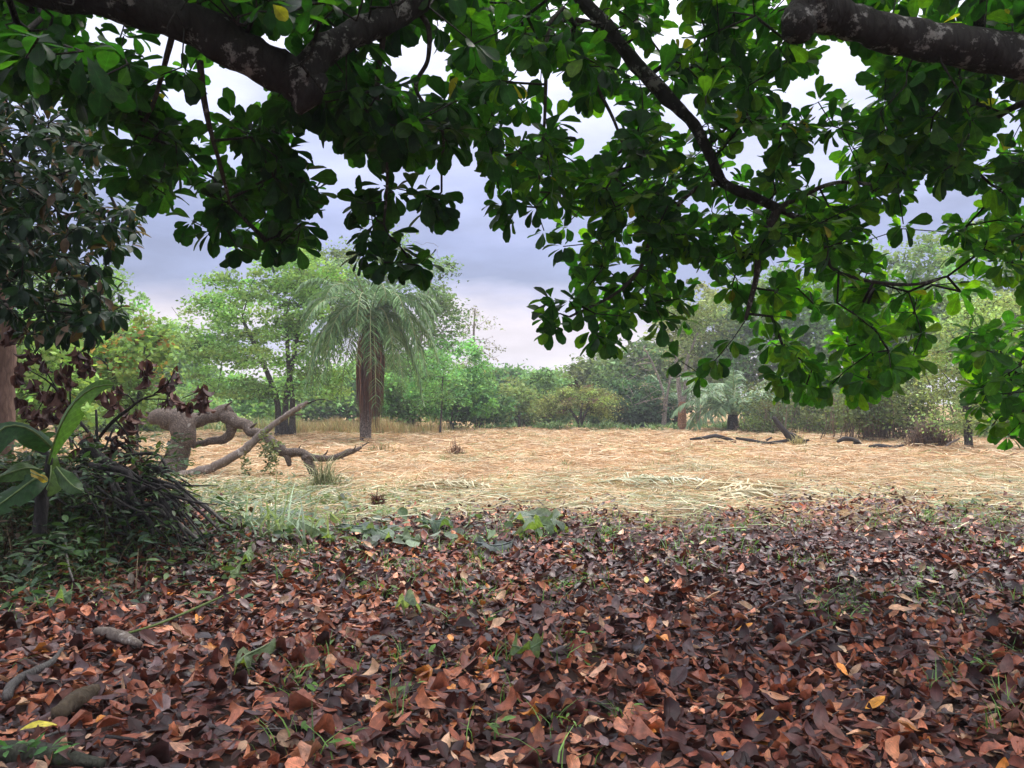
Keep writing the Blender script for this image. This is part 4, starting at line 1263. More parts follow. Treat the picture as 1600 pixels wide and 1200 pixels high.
# ================================================================== fallen tree in the field edge
def FT(pts, Y=16.0):
    return [P(x, y, Y + (d if len(t) > 2 else 0)) for t in pts for (x, y, d) in [(t[0], t[1], t[2] if len(t) > 2 else 0)]]
fb = P(262, 745, 16); fb[2] = float(ground_z(fb[0], fb[1]))
froot = empty('fallen_tree', fb, 'fallen weathered tree with bent barrel-thick trunk arching over the straw', 'fallen tree')
def part(name, pts, radii, mat, parent, sides=14, rough=.05, n=5):
    q = catmull(pts, n)
    rr = np.interp(np.linspace(0, 1, len(q)), np.linspace(0, 1, len(radii)), radii)
    if mat in (M_LOG, M_PALELOG):                 # knots and bends of old wood
        if name in ('trunk', 'limb'):
            k_ = np.linspace(0, 1, len(q)); q = q + (np.sin(k_ * 17 + len(q))[:, None] * np.array((.02, .03, .035)) + np.sign(np.sin(k_ * 31 + 1))[:, None] * np.array((.012, 0, .014))) * np.minimum(1, k_ * 6)[:, None]
        q = q + R.normal(0, .09, q.shape) * rr[:, None] * np.minimum(1, np.arange(len(q)) / 2)[:, None]
        w_ = R.normal(0, 1, len(q) + 4)
        w_ = np.convolve(w_, (.25, .5, .25), 'same')[2:-2]
        rr = rr * (1 + .045 * w_)
        rough = .05
    return Bag().tube(q, rr, sides, rough).make(name, mat, parent)
part('trunk', FT([(248, 775), (262, 742), (276, 712), (290, 682), (286, 664), (268, 655), (248, 651), (233, 654)]), [.27, .25, .235, .24, .26, .22, .16, .09], M_LOG, froot, 16, .05, 3)
part('limb', FT([(282, 664, .1), (312, 655, .3), (338, 646, .4), (352, 648, .4), (366, 656, .4), (384, 668, .3), (400, 677, .2)]), [.19, .16, .15, .165, .13, .115, .10], M_LOG, froot, 14, .05, 3)
part('limb', FT([(398, 676, .2), (425, 690, .1), (452, 706, 0), (480, 713, -.1), (512, 715, -.1), (543, 709, 0), (566, 697, .1)]), [.11, .095, .105, .08, .065, .065, .03], M_LOG, froot, 12, .05, 3)
part('branch', FT([(360, 655, .4), (362, 672, .4), (350, 686, .5), (325, 690, .5), (300, 697, .4)]), [.13, .11, .09, .075, .06], M_LOG, froot)
part('branch', FT([(478, 712, -.1), (484, 726, -.1), (490, 740, -.1), (493, 756, -.1)]), [.10, .095, .085, .10], M_LOG, froot)
part('stub', FT([(438, 697, 0), (448, 712, -.05), (453, 727, -.1)]), [.09, .07, .045], M_LOG, froot)
for (x0, y0, x1, y1, r_) in [(310, 648, 318, 634, .03), (352, 640, 362, 628, .035), (392, 668, 402, 660, .03), (425, 694, 418, 704, .03), (465, 706, 470, 696, .025), (505, 712, 512, 703, .02), (530, 712, 538, 718, .02), (548, 706, 556, 697, .02), (566, 697, 578, 690, .018), (238, 650, 228, 644, .05), (290, 668, 302, 664, .06), (555, 702, 566, 706, .015)]:
    part('stub', FT([(x0, y0, .05), ((x0 + x1) / 2 + R.normal(0, 2), (y0 + y1) / 2, 0), (x1, y1, -.1)]), [r_, r_ * .8, r_ * .35], M_LOG, froot, 7)
pale = empty('pale_log', P(278, 744, 15.6), 'pale lichen-covered log slanting up from behind the bent trunk', 'log')
part('stem', FT([(268, 750), (300, 739), (330, 731), (360, 716), (385, 700), (402, 684), (425, 665), (450, 648), (468, 636), (481, 628)], 15.6), [.11, .10, .09, .09, .085, .075, .06, .055, .05, .03], M_PALELOG, pale)
part('twig', FT([(452, 646), (475, 633), (500, 624), (520, 628)], 15.6), [.02, .016, .012, .005], M_TWIG, pale, 6)
part('twig', FT([(455, 648), (472, 648)], 15.6), [.02, .012], M_LOG, pale, 6)
# strands of creeper hanging from the log
creeper = Leaves([QUAD])
cp = []
for (x, y0, y1) in [(412, 672, 705), (425, 690, 742), (420, 700, 735), (430, 690, 720), (383, 712, 752)]:
    cp += [P(x + R.normal(0, 3), yv, 15.5 + R.normal(0, .1)) for yv in np.linspace(y0, y1, 14)]
clump_leaves(creeper, np.array(cp), 9, .05, 1, .07, (.14, .17, .09))
croot = creeper.stack().mesh('creeper', M_FAR)
tag(croot, 'grey green creeper hanging from the fallen log', 'creeper', kind='stuff')

# ================================================================== logs and debris on the field
def field_log(label, pieces, Y, mat=M_DARKSTICK, name='dead_branch', cat='branch'):
    c = P(pieces[0][0][0][0], pieces[0][0][0][1], Y); c[2] = float(ground_z(c[0], c[1]))
    root = empty(name, c, label, cat)
    for k, (pts, r) in enumerate(pieces):
        q = FT(pts, Y)
        low = min(v[2] for v in q)
        g = float(np.mean([ground_z(v[0], v[1]) for v in q]))
        dz = g + .10 - low if low < g + .25 else 0
        part('stem' if k == 0 else 'side_branch', [v + np.array((0, 0, dz)) for v in q], r, mat, root, 8, .1, 4)
    return root
field_log('dark charred branch lying alone on the straw', [([(1078, 697), (1100, 695), (1118, 692), (1135, 696), (1150, 701)], [.04, .06, .08, .07, .05]), ([(1110, 697), (1130, 699)], [.05, .03])], 29)
field_log('low thin dark branch next to the upright broken stub', [([(1150, 695), (1172, 698), (1190, 701), (1206, 694)], [.05, .06, .05, .04])], 29)
field_log('upright broken stub leaning out of dark forked branches on the field', [([(1208, 659), (1220, 674), (1232, 688), (1245, 700)], [.07, .11, .12, .12]), ([(1190, 692), (1215, 690), (1238, 686)], [.04, .06, .06]), ([(1230, 684), (1250, 692), (1260, 699)], [.1, .09, .06]), ([(1244, 694), (1264, 688)], [.06, .04])], 28)
field_log('short forked dark branch beyond the dead palm frond', [([(1308, 696), (1322, 691), (1338, 695), (1346, 700)], [.05, .08, .07, .04]), ([(1334, 702), (1342, 704)], [.05, .04])], 27.5)
field_log('flat dark rotten branch near the brown heap', [([(1358, 705), (1375, 704), (1392, 706), (1412, 703)], [.05, .07, .06, .03])], 25.5)
field_log('pale crooked stick poking up beside the slender tree', [([(1478, 712), (1486, 706), (1495, 702), (1500, 699)], [.03, .035, .035, .02])], 25.5, M_PALELOG)
field_log('short dark post standing at the foot of the hedge', [([(811, 674), (811, 662), (810, 655)], [.1, .09, .08])], 46)
field_log('pale fallen trunk lying at the foot of the hedge', [([(782, 644), (795, 641), (806, 636)], [.1, .1, .06])], 47, M_PALELOG)

# dead palm frond lying behind the stub
def ground_frond(px, py, az, length, label, cols, leaflet=.6, nl=26, group=None):
    Y = EYE * F / (py - HORIZON)
    b = P(px, py, Y); b[2] = float(ground_z(b[0], b[1])) + .04
    root = empty('fallen_frond', b, label, 'palm frond', group)
    d = np.array((math.cos(az), math.sin(az), 0)); side = np.array((-d[1], d[0], 0))
    s = np.linspace(0, 1, 8)
    pts = b + d * (length * s)[:, None] + side * (.15 * np.sin(3 * s))[:, None] + np.array((0, 0, 1)) * (.05 + .05 * np.sin(math.pi * s))[:, None]
    B = Bag(); B.tube(pts, .025 * (1 - .8 * s) + .004, 4, 0, (.42, .34, .2)); B.make('stalk', M_SKIRT, root)
    V, Q, C, k = [], [], [], 0
    for i in range(nl):
        t = .08 + .9 * i / nl
        q = np.array([np.interp(t, s, pts[:, c]) for c in range(3)])
        for sg in (-1, 1):
            dd = unit(side * sg * R.uniform(.4, 1.1) + d * R.uniform(.3, 1.1) + R.normal(0, .22, 3) * (1, 1, .5) + np.array((0, 0, .12)))
            ll = leaflet * math.sin(math.pi * (.15 + .75 * t)) * R.uniform(.8, 1.1)
            m_ = q + dd * ll * .55
            e_ = q + dd * ll; e_[2] = b[2] + .01 + abs(R.normal(0, .03))
            w = unit(np.cross(dd, (0, 0, 1.0)) + np.array((0, 0, R.normal(0, .6)))) * .016
            V += [q - w * .5, q + w * .5, m_ - w, m_ + w, e_ - w * .2, e_ + w * .2]
            Q += [(k, k + 1, k + 3, k + 2), (k + 2, k + 3, k + 5, k + 4)]; k += 6
            C += [np.array(cols) * R.uniform(.7, 1.25)] * 6
    Bag().put(np.array(V), np.array(Q), None, np.array(C)).make('leaflet', M_STRAW, root)['kind'] = 'stuff'
    return root
ground_frond(1244, 701, -.15, 1.7, 'dry pale palm frond lying behind the broken stub', (.55, .44, .26), .5)
ground_frond(925, 762, .35, 1.8, 'grey green cut palm frond at the edge of the leaf litter', (.42, .45, .30), .55)
ground_frond(1015, 757, -.2, 1.1, 'short cut palm frond with stiff pale leaflets on the straw', (.52, .52, .38), .35, 18)
ground_frond(1120, 782, .5, 1.3, 'pale cut palm frond among straw and brown leaves', (.52, .48, .32), .5)
ground_frond(1225, 770, 2.6, 1.5, 'yellowish cut palm frond half covered by straw', (.58, .50, .30), .55)
ground_frond(640, 770, .1, 1.3, 'thin dry palm frond near the weedy stump', (.50, .46, .30), .45)

# brown heap beside the slender tree, and small brown tufts on the field
def tuft(px, py, n, h, spread, cols, label, name='dry_tuft', cat='tuft', lean=.7, width=.03, mat=None):
    Y = EYE * F / (py - HORIZON)
    c = P(px, py, Y)
    x = R.normal(c[0], spread, n); y = R.normal(Y, spread * .7, n)
    k = np.exp(-((x - c[0]) ** 2 + (y - Y) ** 2) / (2 * spread ** 2))
    pts = on_ground(x, y)
    az = R.uniform(0, 6.28, n)
    B = Bag()
    for i in range(n):
        hh = h * R.uniform(.4, 1.1) * (.4 + k[i])
        d = np.array((math.cos(az[i]), math.sin(az[i]), 0)) * lean * R.uniform(.1, 1.2)
        q = np.array([pts[i], pts[i] + d * hh * .35 + (0, 0, hh * .6), pts[i] + d * hh + (0, 0, hh * R.uniform(.6, 1))])
        B.tube(q, np.array((width, width * .8, width * .2)) * .4, 3, 0, np.array(cols[R.integers(0, len(cols))]) * R.uniform(.6, 1.3))
    return tag(B.make(name, mat or M_STRAW), label, cat)
tuft(1455, 698, 500, .95, .36, [(.17, .10, .07), (.22, .14, .09), (.12, .075, .05)], 'rounded heap of brown dead twigs beside the slender tree', 'twig_heap', 'heap', .8, .03)
tuft(712, 712, 90, .42, .14, [(.22, .12, .07), (.3, .18, .1)], 'small brown dried clump standing up from the straw', lean=.5, width=.03)
tuft(590, 792, 50, .22, .05, [(.12, .05, .04), (.3, .16, .09)], 'small dark reddish clump at the near edge of the straw')
tuft(507, 764, 160, .55, .16, [(.30, .33, .16), (.45, .44, .24), (.2, .24, .1)], 'pale grass tuft growing around the foot of the fallen limb', 'grass_tuft', 'grass', .8, .018)
tuft(600, 705, 60, .3, .3, [(.40, .28, .12), (.2, .24, .08)], 'low dry tuft beside the palm trunk', lean=.6)
tuft(1246, 672 + 26, 60, .55, .14, [(.55, .48, .2), (.45, .42, .16)], 'yellow grass tuft behind the broken stub', 'grass_tuft', 'grass', width=.03)

# ================================================================== brush and plants on the mound
def bpt(px, py, Y): return P(px, py, Y)
brush = empty('brush_heap', P(250, 760, 8.0), 'heap of dark dead branches with hanging withered leaves beside the fallen trunk', 'brush')
STICKS = [
    ([(128, 690, 7.6), (160, 720, 7.6), (200, 745, 7.5), (232, 775, 7.4)], [.05, .055, .05, .035], 1),
    ([(165, 684, 8.0), (190, 695, 8.0), (225, 722, 7.9), (258, 745, 7.8), (290, 758, 7.7)], [.022, .028, .028, .026, .016], 0),
    ([(150, 730, 7.6), (172, 752, 7.5), (190, 775, 7.4), (220, 786, 7.3), (255, 802, 7.2), (290, 828, 7.1), (318, 850, 7.0)], [.02, .028, .03, .028, .026, .022, .012], 2),
    ([(195, 768, 7.5), (215, 750, 7.6), (235, 737, 7.7), (262, 730, 7.7)], [.03, .032, .03, .012], 0),
    ([(225, 750, 7.7), (262, 757, 7.6), (285, 768, 7.5), (305, 792, 7.4), (330, 815, 7.3)], [.03, .03, .025, .018, .008], 0),
    ([(200, 775, 7.6), (250, 770, 7.6), (290, 778, 7.5), (320, 790, 7.4), (345, 812, 7.3), (362, 822, 7.3)], [.025, .024, .022, .018, .014, .007], 2),
    ([(210, 790, 7.5), (240, 812, 7.4), (268, 840, 7.3)], [.018, .016, .008], 0),
    ([(205, 800, 7.3), (235, 820, 7.2), (262, 842, 7.1)], [.03, .024, .012], 1),
    ([(150, 742, 7.9), (200, 720, 8.0), (250, 722, 8.2)], [.022, .018, .01], 0),
    ([(120, 730, 7.8), (170, 722, 7.9), (215, 738, 7.9)], [.026, .02, .01], 0),
    ([(130, 705, 7.8), (132, 760, 7.6), (126, 800, 7.5)], [.04, .035, .03], 0),
    ([(150, 640, 7.6), (152, 700, 7.6), (148, 760, 7.5), (140, 830, 7.4)], [.012, .014, .018, .02], 0),
    ([(150, 790, 7.2), (155, 760, 7.2), (162, 840, 7.0)], [.008, .01, .006], 1),
    ([(220, 760, 7.6), (250, 785, 7.5), (270, 812, 7.4), (282, 838, 7.3)], [.02, .018, .014, .006], 0),
    ([(60, 700, 7.7), (100, 730, 7.6), (140, 765, 7.5), (175, 800, 7.4)], [.035, .035, .03, .02], 0),
    ([(180, 760, 7.5), (230, 765, 7.4), (275, 785, 7.3), (300, 815, 7.2)], [.014, .013, .012, .006], 0),
    ([(100, 760, 7.5), (160, 745, 7.6), (235, 745, 7.8)], [.02, .02, .01], 0),
]
for pts, r, mk in STICKS:
    part('dead_branch', [P(*p) for p in pts], r, (M_DARKSTICK, M_DARKSTICK, M_GREYSTICK)[mk], brush, 7, .08, 4)
for (x0, y0, x1, y1, x2, y2, r_) in [(180, 752, 240, 778, 300, 835, .026), (190, 745, 262, 768, 352, 828, .022), (175, 765, 225, 800, 262, 858, .024), (200, 740, 275, 752, 330, 800, .022), (165, 770, 200, 820, 225, 872, .022),
                                     (210, 760, 270, 795, 318, 848, .016), (185, 775, 232, 815, 290, 862, .016), (150, 760, 172, 810, 180, 868, .02), (205, 735, 255, 735, 300, 765, .018), (195, 755, 255, 772, 335, 838, .014),
                                     (140, 770, 150, 820, 148, 880, .018), (170, 750, 215, 768, 245, 815, .03)]:
    j_ = R.normal(0, 9, 8)
    part('root', [P(x0 + j_[0] * 2, y0 + j_[1] * 2, 7.3), P((x0 + x1) / 2 + j_[2], (y0 + y1) / 2 - 6 + j_[3], 7.15), P(x1 + j_[4], y1 + j_[5], 7.0), P(x2 + j_[6], y2 + j_[7], 6.85)], [r_, r_ * .95, r_ * .75, r_ * .3], M_DARKSTICK, brush, 7, .1, 4)
for k in range(120):
    x, y = R.uniform(40, 270), R.uniform(735, 845)
    an = abs(R.normal(.4, .9)); ln = R.uniform(25, 110)
    Yb = R.uniform(6.9, 8.0)
    part('dead_branch', [P(x, y, Yb), P(x + math.cos(an) * ln * .5, y + math.sin(an) * ln * .5 + R.normal(0, 6), Yb - .1), P(x + math.cos(an) * ln, y + math.sin(an) * ln + R.normal(0, 8), Yb - .25)],
         [.014, .011, .004], M_DARKSTICK, brush, 5, .08, 3)

for k in range(60):
    x, y = R.uniform(100, 235), R.uniform(690, 770)
    an = R.choice((-1, 1)) * R.uniform(.1, 1.3) + (math.pi if R.random() < .4 else 0); ln = R.uniform(20, 70)
    Yb = R.uniform(7.3, 8.2)
    mid_ = P(x + math.cos(an) * ln * .5 + R.normal(0, 6), y + math.sin(an) * ln * .4 + R.normal(0, 6), Yb + R.normal(0, .1))
    end_ = P(x + math.cos(an) * ln, max(672, y + math.sin(an) * ln * .8), Yb + R.normal(0, .15))
    part('dead_branch', [P(x, y, Yb), mid_, end_], [R.uniform(.008, .02), .010, .003], M_DARKSTICK, brush, 5, .1, 3)
# broken bough with withered clusters
bough = empty('withered_bough', P(160, 700, 7.8), 'broken bough carrying bunches of withered reddish brown leaves above the brush', 'bough')
bl = [([(150, 690, 7.8), (175, 660, 7.8), (200, 640, 7.8), (222, 624, 7.8), (246, 616, 7.8)], [.018, .018, .016, .012, .006]),
      ([(210, 630, 7.8), (200, 618, 7.8), (180, 612, 7.8)], [.01, .007, .004]),
      ([(222, 624, 7.8), (255, 624, 7.8), (285, 630, 7.8), (300, 640, 7.8)], [.008, .006, .005, .003]),
      ([(238, 618, 7.8), (262, 598, 7.8), (272, 580, 7.8)], [.007, .005, .003]),
      ([(285, 622, 7.8), (310, 612, 7.8), (318, 605, 7.8)], [.005, .004, .003]),
      ([(150, 690, 7.8), (110, 640, 7.9), (80, 600, 8.0), (40, 575, 8.0)], [.018, .014, .01, .004]),
      ([(110, 640, 7.9), (110, 590, 7.9), (120, 550, 7.9)], [.01, .007, .004]),
      ([(80, 600, 8.0), (60, 640, 8.0), (40, 660, 8.0)], [.008, .006, .004]),
      ([(90, 610, 8.0), (60, 560, 8.0), (50, 540, 8.0)], [.008, .006, .004]),
      ([(180, 655, 7.8), (200, 680, 7.8), (210, 700, 7.8)], [.01, .008, .004])]
for pts, r in bl:
    part('twig', [P(*p) for p in pts], r, M_TWIG, bough, 6, .05, 4)
DL = [leaf_shape(ELLI, curl=c, fold=f, twist=tw, wave=.05, cols=1, cup=cu, seed=80 + k) for k, (c, f, tw, cu) in enumerate([(1.2, .9, .5, .5), (.7, 1.3, -.6, .8), (1.8, .7, .2, 1.0), (1.0, 1.0, -1.0, .4)])]
DLL = Leaves(DL)
spots = [(222, 586), (230, 575), (228, 600), (265, 600), (258, 610), (275, 590), (270, 625), (262, 632), (280, 640), (315, 612), (312, 628), (322, 633), (298, 640), (163, 622), (180, 640), (186, 615),
         (30, 575), (45, 560), (60, 560), (70, 575), (30, 595), (50, 605), (65, 620), (80, 625), (30, 635), (45, 645), (60, 650), (75, 660), (62, 675), (95, 595), (105, 580), (108, 600), (100, 615), (125, 565), (132, 580), (140, 572),
         (95, 630), (105, 640), (30, 525), (20, 520), (12, 530), (200, 660), (210, 655), (195, 675), (185, 690), (205, 690), (62, 690), (150, 700), (165, 715), (180, 705), (130, 715), (205, 715), (155, 735), (190, 735), (220, 728), (120, 740), (175, 750), (235, 742), (140, 690), (80, 645), (120, 555), (90, 650)]
for (x, y) in spots:
    Yd = 7.85 + R.normal(0, .08)
    p0 = P(x, y - 10, Yd)
    k = int(R.integers(5, 9))
    d = unit(R.normal(0, .33, (k, 3)) + np.array((0, 0, -1)))
    c = np.array([(.085, .035, .03), (.11, .05, .04), (.06, .028, .026), (.14, .07, .05)])[R.integers(0, 4, k)] * R.uniform(.6, 1.3, (k, 1))
    DLL.put(p0 + R.normal(0, .02, (k, 3)), frames(d, R.normal(0, 1, (k, 3))), .145 * R.uniform(.6, 1.15, k), c)
DLL.stack()
sel = np.arange(len(DLL.P))[:300]
keep = np.ones(len(DLL.P), bool); keep[sel] = False
DLL.singles(sel, 'withered_leaf', M_DEAD, bough)
if keep.any(): tag(DLL.mesh('withered_foliage', M_DEAD, bough, keep), kind='stuff')

# banana plant: broad blades each with a midrib
def blade(name, mid, width, col, parent, fold=.25, normal=(0, -.6, .6), ripple=.02, rows=14, mat=None, rib=(.14, .2, .07), tear=0):
    q = catmull(mid, max(2, rows // (len(mid) - 1)))
    n = len(q)
    s = np.linspace(0, 1, n)
    w = width * np.clip(np.sin(math.pi * np.clip(.06 + .92 * s, 0, 1)), 0, 1) ** .55 * (1 + (.10 * np.sin(s * 11 + width * 70) if ripple > .03 else 0))
    tan = unit(np.gradient(q, axis=0))
    V, L_ = [], []
    us = np.array((-1, -.55, -.12, 0, .12, .55, 1))
    for i in range(n):
        nn = np.array(normal, float) if np.ndim(normal) == 1 else np.array(normal[0]) * (1 - s[i]) + np.array(normal[1]) * s[i]
        nn = unit(nn - tan[i] * np.dot(nn, tan[i]))
        sd = np.cross(tan[i], nn)
        for u in us:
            r_ = ripple * (math.sin(i * .62 + u * 2 + width * 50) + .6 * math.sin(i * .9 - u * 3 + width * 90)) * abs(u)
            V.append(q[i] + sd * u * w[i] * .5 + nn * (-fold * abs(u) ** 1.3 * w[i] * .5 + r_))
            L_.append((u, s[i], .5))
    nc = len(us)
    Q = [(k * nc + j, k * nc + j + 1, (k + 1) * nc + j + 1, (k + 1) * nc + j) for k in range(n - 1) for j in range(nc - 1) if not (tear and R.random() < tear and (j == 0 or j == nc - 2))]
    o = Bag().put(np.array(V), np.array(Q), None, col, np.array(L_)).make(name, mat or M_BANANA, parent)
    rr = width * .035 * (1 - .85 * s) + .003
    Bag().tube(q + np.array((0, -.004, .004)), rr, 5, 0, rib).make('midrib', M_WEED, o)
    return o
bb = P(60, 800, 6.6); bb[2] = float(ground_z(bb[0], bb[1]))
ban = empty('banana_plant', bb, 'young banana plant with broad green arching leaves in front of the brush', 'banana plant')
part('stem', [bb, P(66, 770, 6.65), P(74, 740, 6.65), P(78, 712, 6.62)], [.06, .05, .04, .025], M_DARKSTICK, ban, 8, .05)
blade('leaf', [P(76, 725, 6.6), P(84, 695, 6.55), P(97, 662, 6.5), P(118, 628, 6.45), P(148, 606, 6.4), P(176, 602, 6.35)], .24, (.065, .145, .028), ban, .35, (-.35, -.8, .5), tear=.05)
blade('leaf', [P(80, 700, 6.6), P(62, 682, 6.5), P(38, 668, 6.4), P(8, 668, 6.3), P(-25, 700, 6.2), P(-40, 740, 6.1)], .27, (.03, .08, .028), ban, .5, ((.3, -.7, .6), (0, -.6, .8)), tear=.08)
blade('leaf', [P(70, 740, 6.5), P(50, 752, 6.4), P(28, 768, 6.3), P(5, 785, 6.2), P(-20, 800, 6.1)], .24, (.026, .07, .024), ban, .3, (.15, -.9, .5), tear=.1)
blade('leaf', [P(64, 735, 6.6), P(44, 732, 6.5), P(20, 738, 6.4), P(-10, 750, 6.3)], .2, (.055, .11, .028), ban, .3, (.1, -.8, .6))
blade('leaf', [P(88, 730, 6.6), P(100, 745, 6.5), P(115, 760, 6.4), P(130, 768, 6.4)], .14, (.05, .10, .035), ban, .4, (-.1, -.7, .7))
blade('leaf', [P(78, 712, 6.7), P(80, 735, 6.6), P(77, 760, 6.5), P(74, 775, 6.5)], .16, (.12, .2, .055), ban, .7, (-.3, -.9, .2))
blade('leaf', [P(48, 738, 6.3), P(56, 742, 6.2), P(66, 746, 6.2), P(74, 752, 6.2)], .06, (.38, .28, .05), ban, .3, (.1, -.8, .6))

# mound weeds: mixed small leaves in sprays
def weeds(name, pts, per, size, cols, label, cat, hgt=.2, spread=.1, templates=None):
    L = Leaves(templates or [leaf_shape([.03, .2, .17, .02], curl=.8, fold=.3, seed=3), leaf_shape([.06, .36, .38, .06], curl=.5, fold=.2, seed=4)])
    n = len(pts)
    for i in range(n):
        k = int(per * R.uniform(.6, 1.4))
        az = R.uniform(0, 6.28, k)
        d = unit(np.stack([np.cos(az), np.sin(az), R.normal(.25, .35, k)], 1))
        pos = pts[i] + np.stack([R.normal(0, spread, k), R.normal(0, spread, k), R.uniform(.02, hgt, k)], 1)
        c = np.array(cols)[R.integers(0, len(cols))] * np.clip(R.normal(1, .25, (k, 1)), .4, 1.7)
        L.put(pos, frames(d, np.array((0, 0, 1.0)) + R.normal(0, .4, (k, 3))), size * R.uniform(.5, 1.3, k), c)
    return tag(L.stack().mesh(name, M_WEED), label, cat, kind='stuff')
n = 900
wx = R.normal(-4.6, 1.0, n); wy = R.normal(7.2, .75, n)
qx, qy, _ = to_px(on_ground(wx, wy, .15))
k = ~((qx > 135) & (qx < 345) & (qy > 690) & (qy < 872) & (R.random(n) < .5)) & ~((qx > 90) & (qy < 800) & (R.random(n) < .6))
wx, wy = wx[k], wy[k]
WEEDS = [(.03, .07, .02), (.045, .10, .026), (.025, .055, .025), (.07, .12, .035), (.035, .08, .04), (.06, .04, .025)]
weeds('mound_weeds', on_ground(wx, wy), 12, .095, WEEDS, 'dense dark green weeds and ferns covering the bank below the brush', 'weeds', .30, .09)
vp = np.array([P(R.uniform(85, 290), R.uniform(685, 850), R.uniform(6.75, 7.8)) for _ in range(210)])
vp = vp[vp[:, 2] > ground_z(vp[:, 0], vp[:, 1]) - .05]
weeds('climbing_vine', vp, 9, .075, WEEDS[:5] + [(.07, .14, .04)], 'small-leaved green vine climbing over the dead branches', 'vine', .05, .07)
hp = R.choice(len(wx), 46, replace=False)
weeds('tall_weeds', on_ground(wx[hp], wy[hp]), 9, .17, WEEDS[:5] + [(.09, .15, .04)], 'broad-leaved dark weeds standing on the bank below the brush', 'weeds', .55, .10)
n = 900
hx_, hy_ = R.normal(-4.75, .75, n), R.normal(6.75, .45, n)
blades('dead_grass', on_ground(hx_, hy_), .42, .012, [(.12, .08, .045), (.18, .13, .07), (.07, .10, .03), (.06, .035, .025)], M_STRAW, 1.0, 'matted dry and green grass hanging down the bank', 'grass', segs=3)
n = 60
wx = R.uniform(-4.8, -1.9, n); wy = R.uniform(5.4, 7.2, n)
weeds('bank_weeds', on_ground(wx, wy), 9, .08, WEEDS + [(.12, .2, .06)], 'scattered low weeds where the bank meets the fallen leaves', 'weeds', .13, .08)
n = 620
wy = R.uniform(8.0, 14.5, n); wx = R.uniform(-1, 1, n) * wy * .72
k = ((wob(wx, wy, .8) > .25 + .25 * smooth(0, 3, wx)) & (wy < 12.5)) | (wx < -1.5) & (wy > 9)
weeds('green_ground_cover', on_ground(wx[k], wy[k]), 12, .085, [(.12, .2, .07), (.17, .24, .1), (.2, .25, .13), (.1, .18, .07)], 'low green weeds growing between fallen leaves and straw', 'weeds', .10, .16)
n = 260
wy = R.uniform(11.2, 14.5, n); wx = -R.uniform(.22, .42, n) * wy
weeds('grey_green_weeds', on_ground(wx, wy), 14, .09, [(.17, .2, .12), (.22, .24, .15), (.14, .18, .09)], 'grey green weeds spreading below the fallen tree', 'weeds', .14, .16)
# sprigs and grass coming up through the litter
n = 520
sy = np.sqrt(R.uniform(3.2 ** 2, 10.5 ** 2, n)); sx = R.uniform(-.7, .72, n) * sy
k = wob(sx, sy, .9) > -.15
sx, sy = sx[k], sy[k]
pp = np.repeat(on_ground(sx, sy), 8, 0) + R.normal(0, .05, (len(sx) * 8, 3)) * (1, 1, 0)
blades('grass_sprigs', pp + np.array((0, 0, .02)), .15, .009, [(.13, .26, .06), (.18, .32, .08), (.09, .18, .06)], M_WEED, .9, 'thin green grass blades sprouting through the fallen leaves', 'grass', segs=3)
weeds('seedlings', on_ground(sx[::2] + .1, sy[::2]) + np.array((0, 0, .04)), 6, .06, [(.12, .24, .05), (.16, .28, .07)], 'tiny green seedlings among the fallen leaves', 'weeds', .07, .05)

# ================================================================== wilted leaves cut down on the litter
def wilted(pts, width, col, label, n=(0, -.35, 1), fold=.2, ripple=.05):
    Ys = [EYE * F / (y - HORIZON) for x, y in pts]
    q = []
    for (x, y), Yv in zip(pts, Ys):
        p = P(x, y, Yv); p[2] = float(ground_z(p[0], p[1])) + .09 + R.uniform(0, .04)
        q.append(p)
    b = q[0].copy(); b[2] = float(ground_z(b[0], b[1]))
    root = empty('wilted_leaf', b, label, 'leaf')
    blade('blade', q, width, col, root, fold * 1.6, n, ripple * 1.3, rib=tuple(v * 1.25 for v in col))
    return root
GG = (.24, .33, .20)
wilted([(418, 812), (445, 824), (475, 840), (520, 862)], 0.203, (0.194, 0.266, 0.151), 'long pointed pale green wilted leaf beside the brush', fold=.5)
wilted([(405, 805), (430, 812), (470, 818), (500, 826)], 0.234, (0.137, 0.180, 0.137), 'grey green folded wilted leaf lying behind the long pointed one')
wilted([(535, 840), (555, 838), (575, 842), (588, 850)], 0.218, (0.108, 0.144, 0.122), 'dark crumpled wilted leaf with ribbed surface')
wilted([(568, 850), (585, 848), (602, 852), (612, 862)], 0.203, (0.187, 0.252, 0.173), 'pale wilted leaf next to the dark crumpled one')
wilted([(620, 856), (635, 860), (655, 864)], 0.156, (0.173, 0.230, 0.144), 'narrow pale wilted leaf on brown litter')
wilted([(660, 832), (685, 834), (705, 842)], 0.203, (0.086, 0.137, 0.086), 'dark green wilted leaf in the middle of the litter edge')
wilted([(805, 830), (830, 822), (858, 826), (885, 838)], 0.265, (0.180, 0.223, 0.166), 'large ragged grey green leaf heap on the litter', fold=.3, ripple=.09)
wilted([(812, 850), (840, 838), (868, 846)], 0.234, (0.130, 0.187, 0.101), 'green ragged leaf lying under the large grey green one', ripple=.09)
wilted([(745, 868), (775, 872), (800, 866)], 0.203, (0.122, 0.144, 0.144), 'bluish grey wilted leaf lying flat on the litter')
wilted([(372, 1068), (385, 1048), (408, 1036), (428, 1028)], 0.133, (0.158, 0.209, 0.108), 'crumpled pale green leaf lying alone on brown leaves', fold=.7, ripple=.05)
wilted([(620, 968), (634, 966), (652, 972)], 0.109, (0.238, 0.302, 0.230), 'small pale green leaf among dark brown leaves')
wilted([(800, 1042), (825, 1040), (848, 1034)], 0.062, (0.144, 0.202, 0.108), 'narrow green leaf at the middle of the litter')
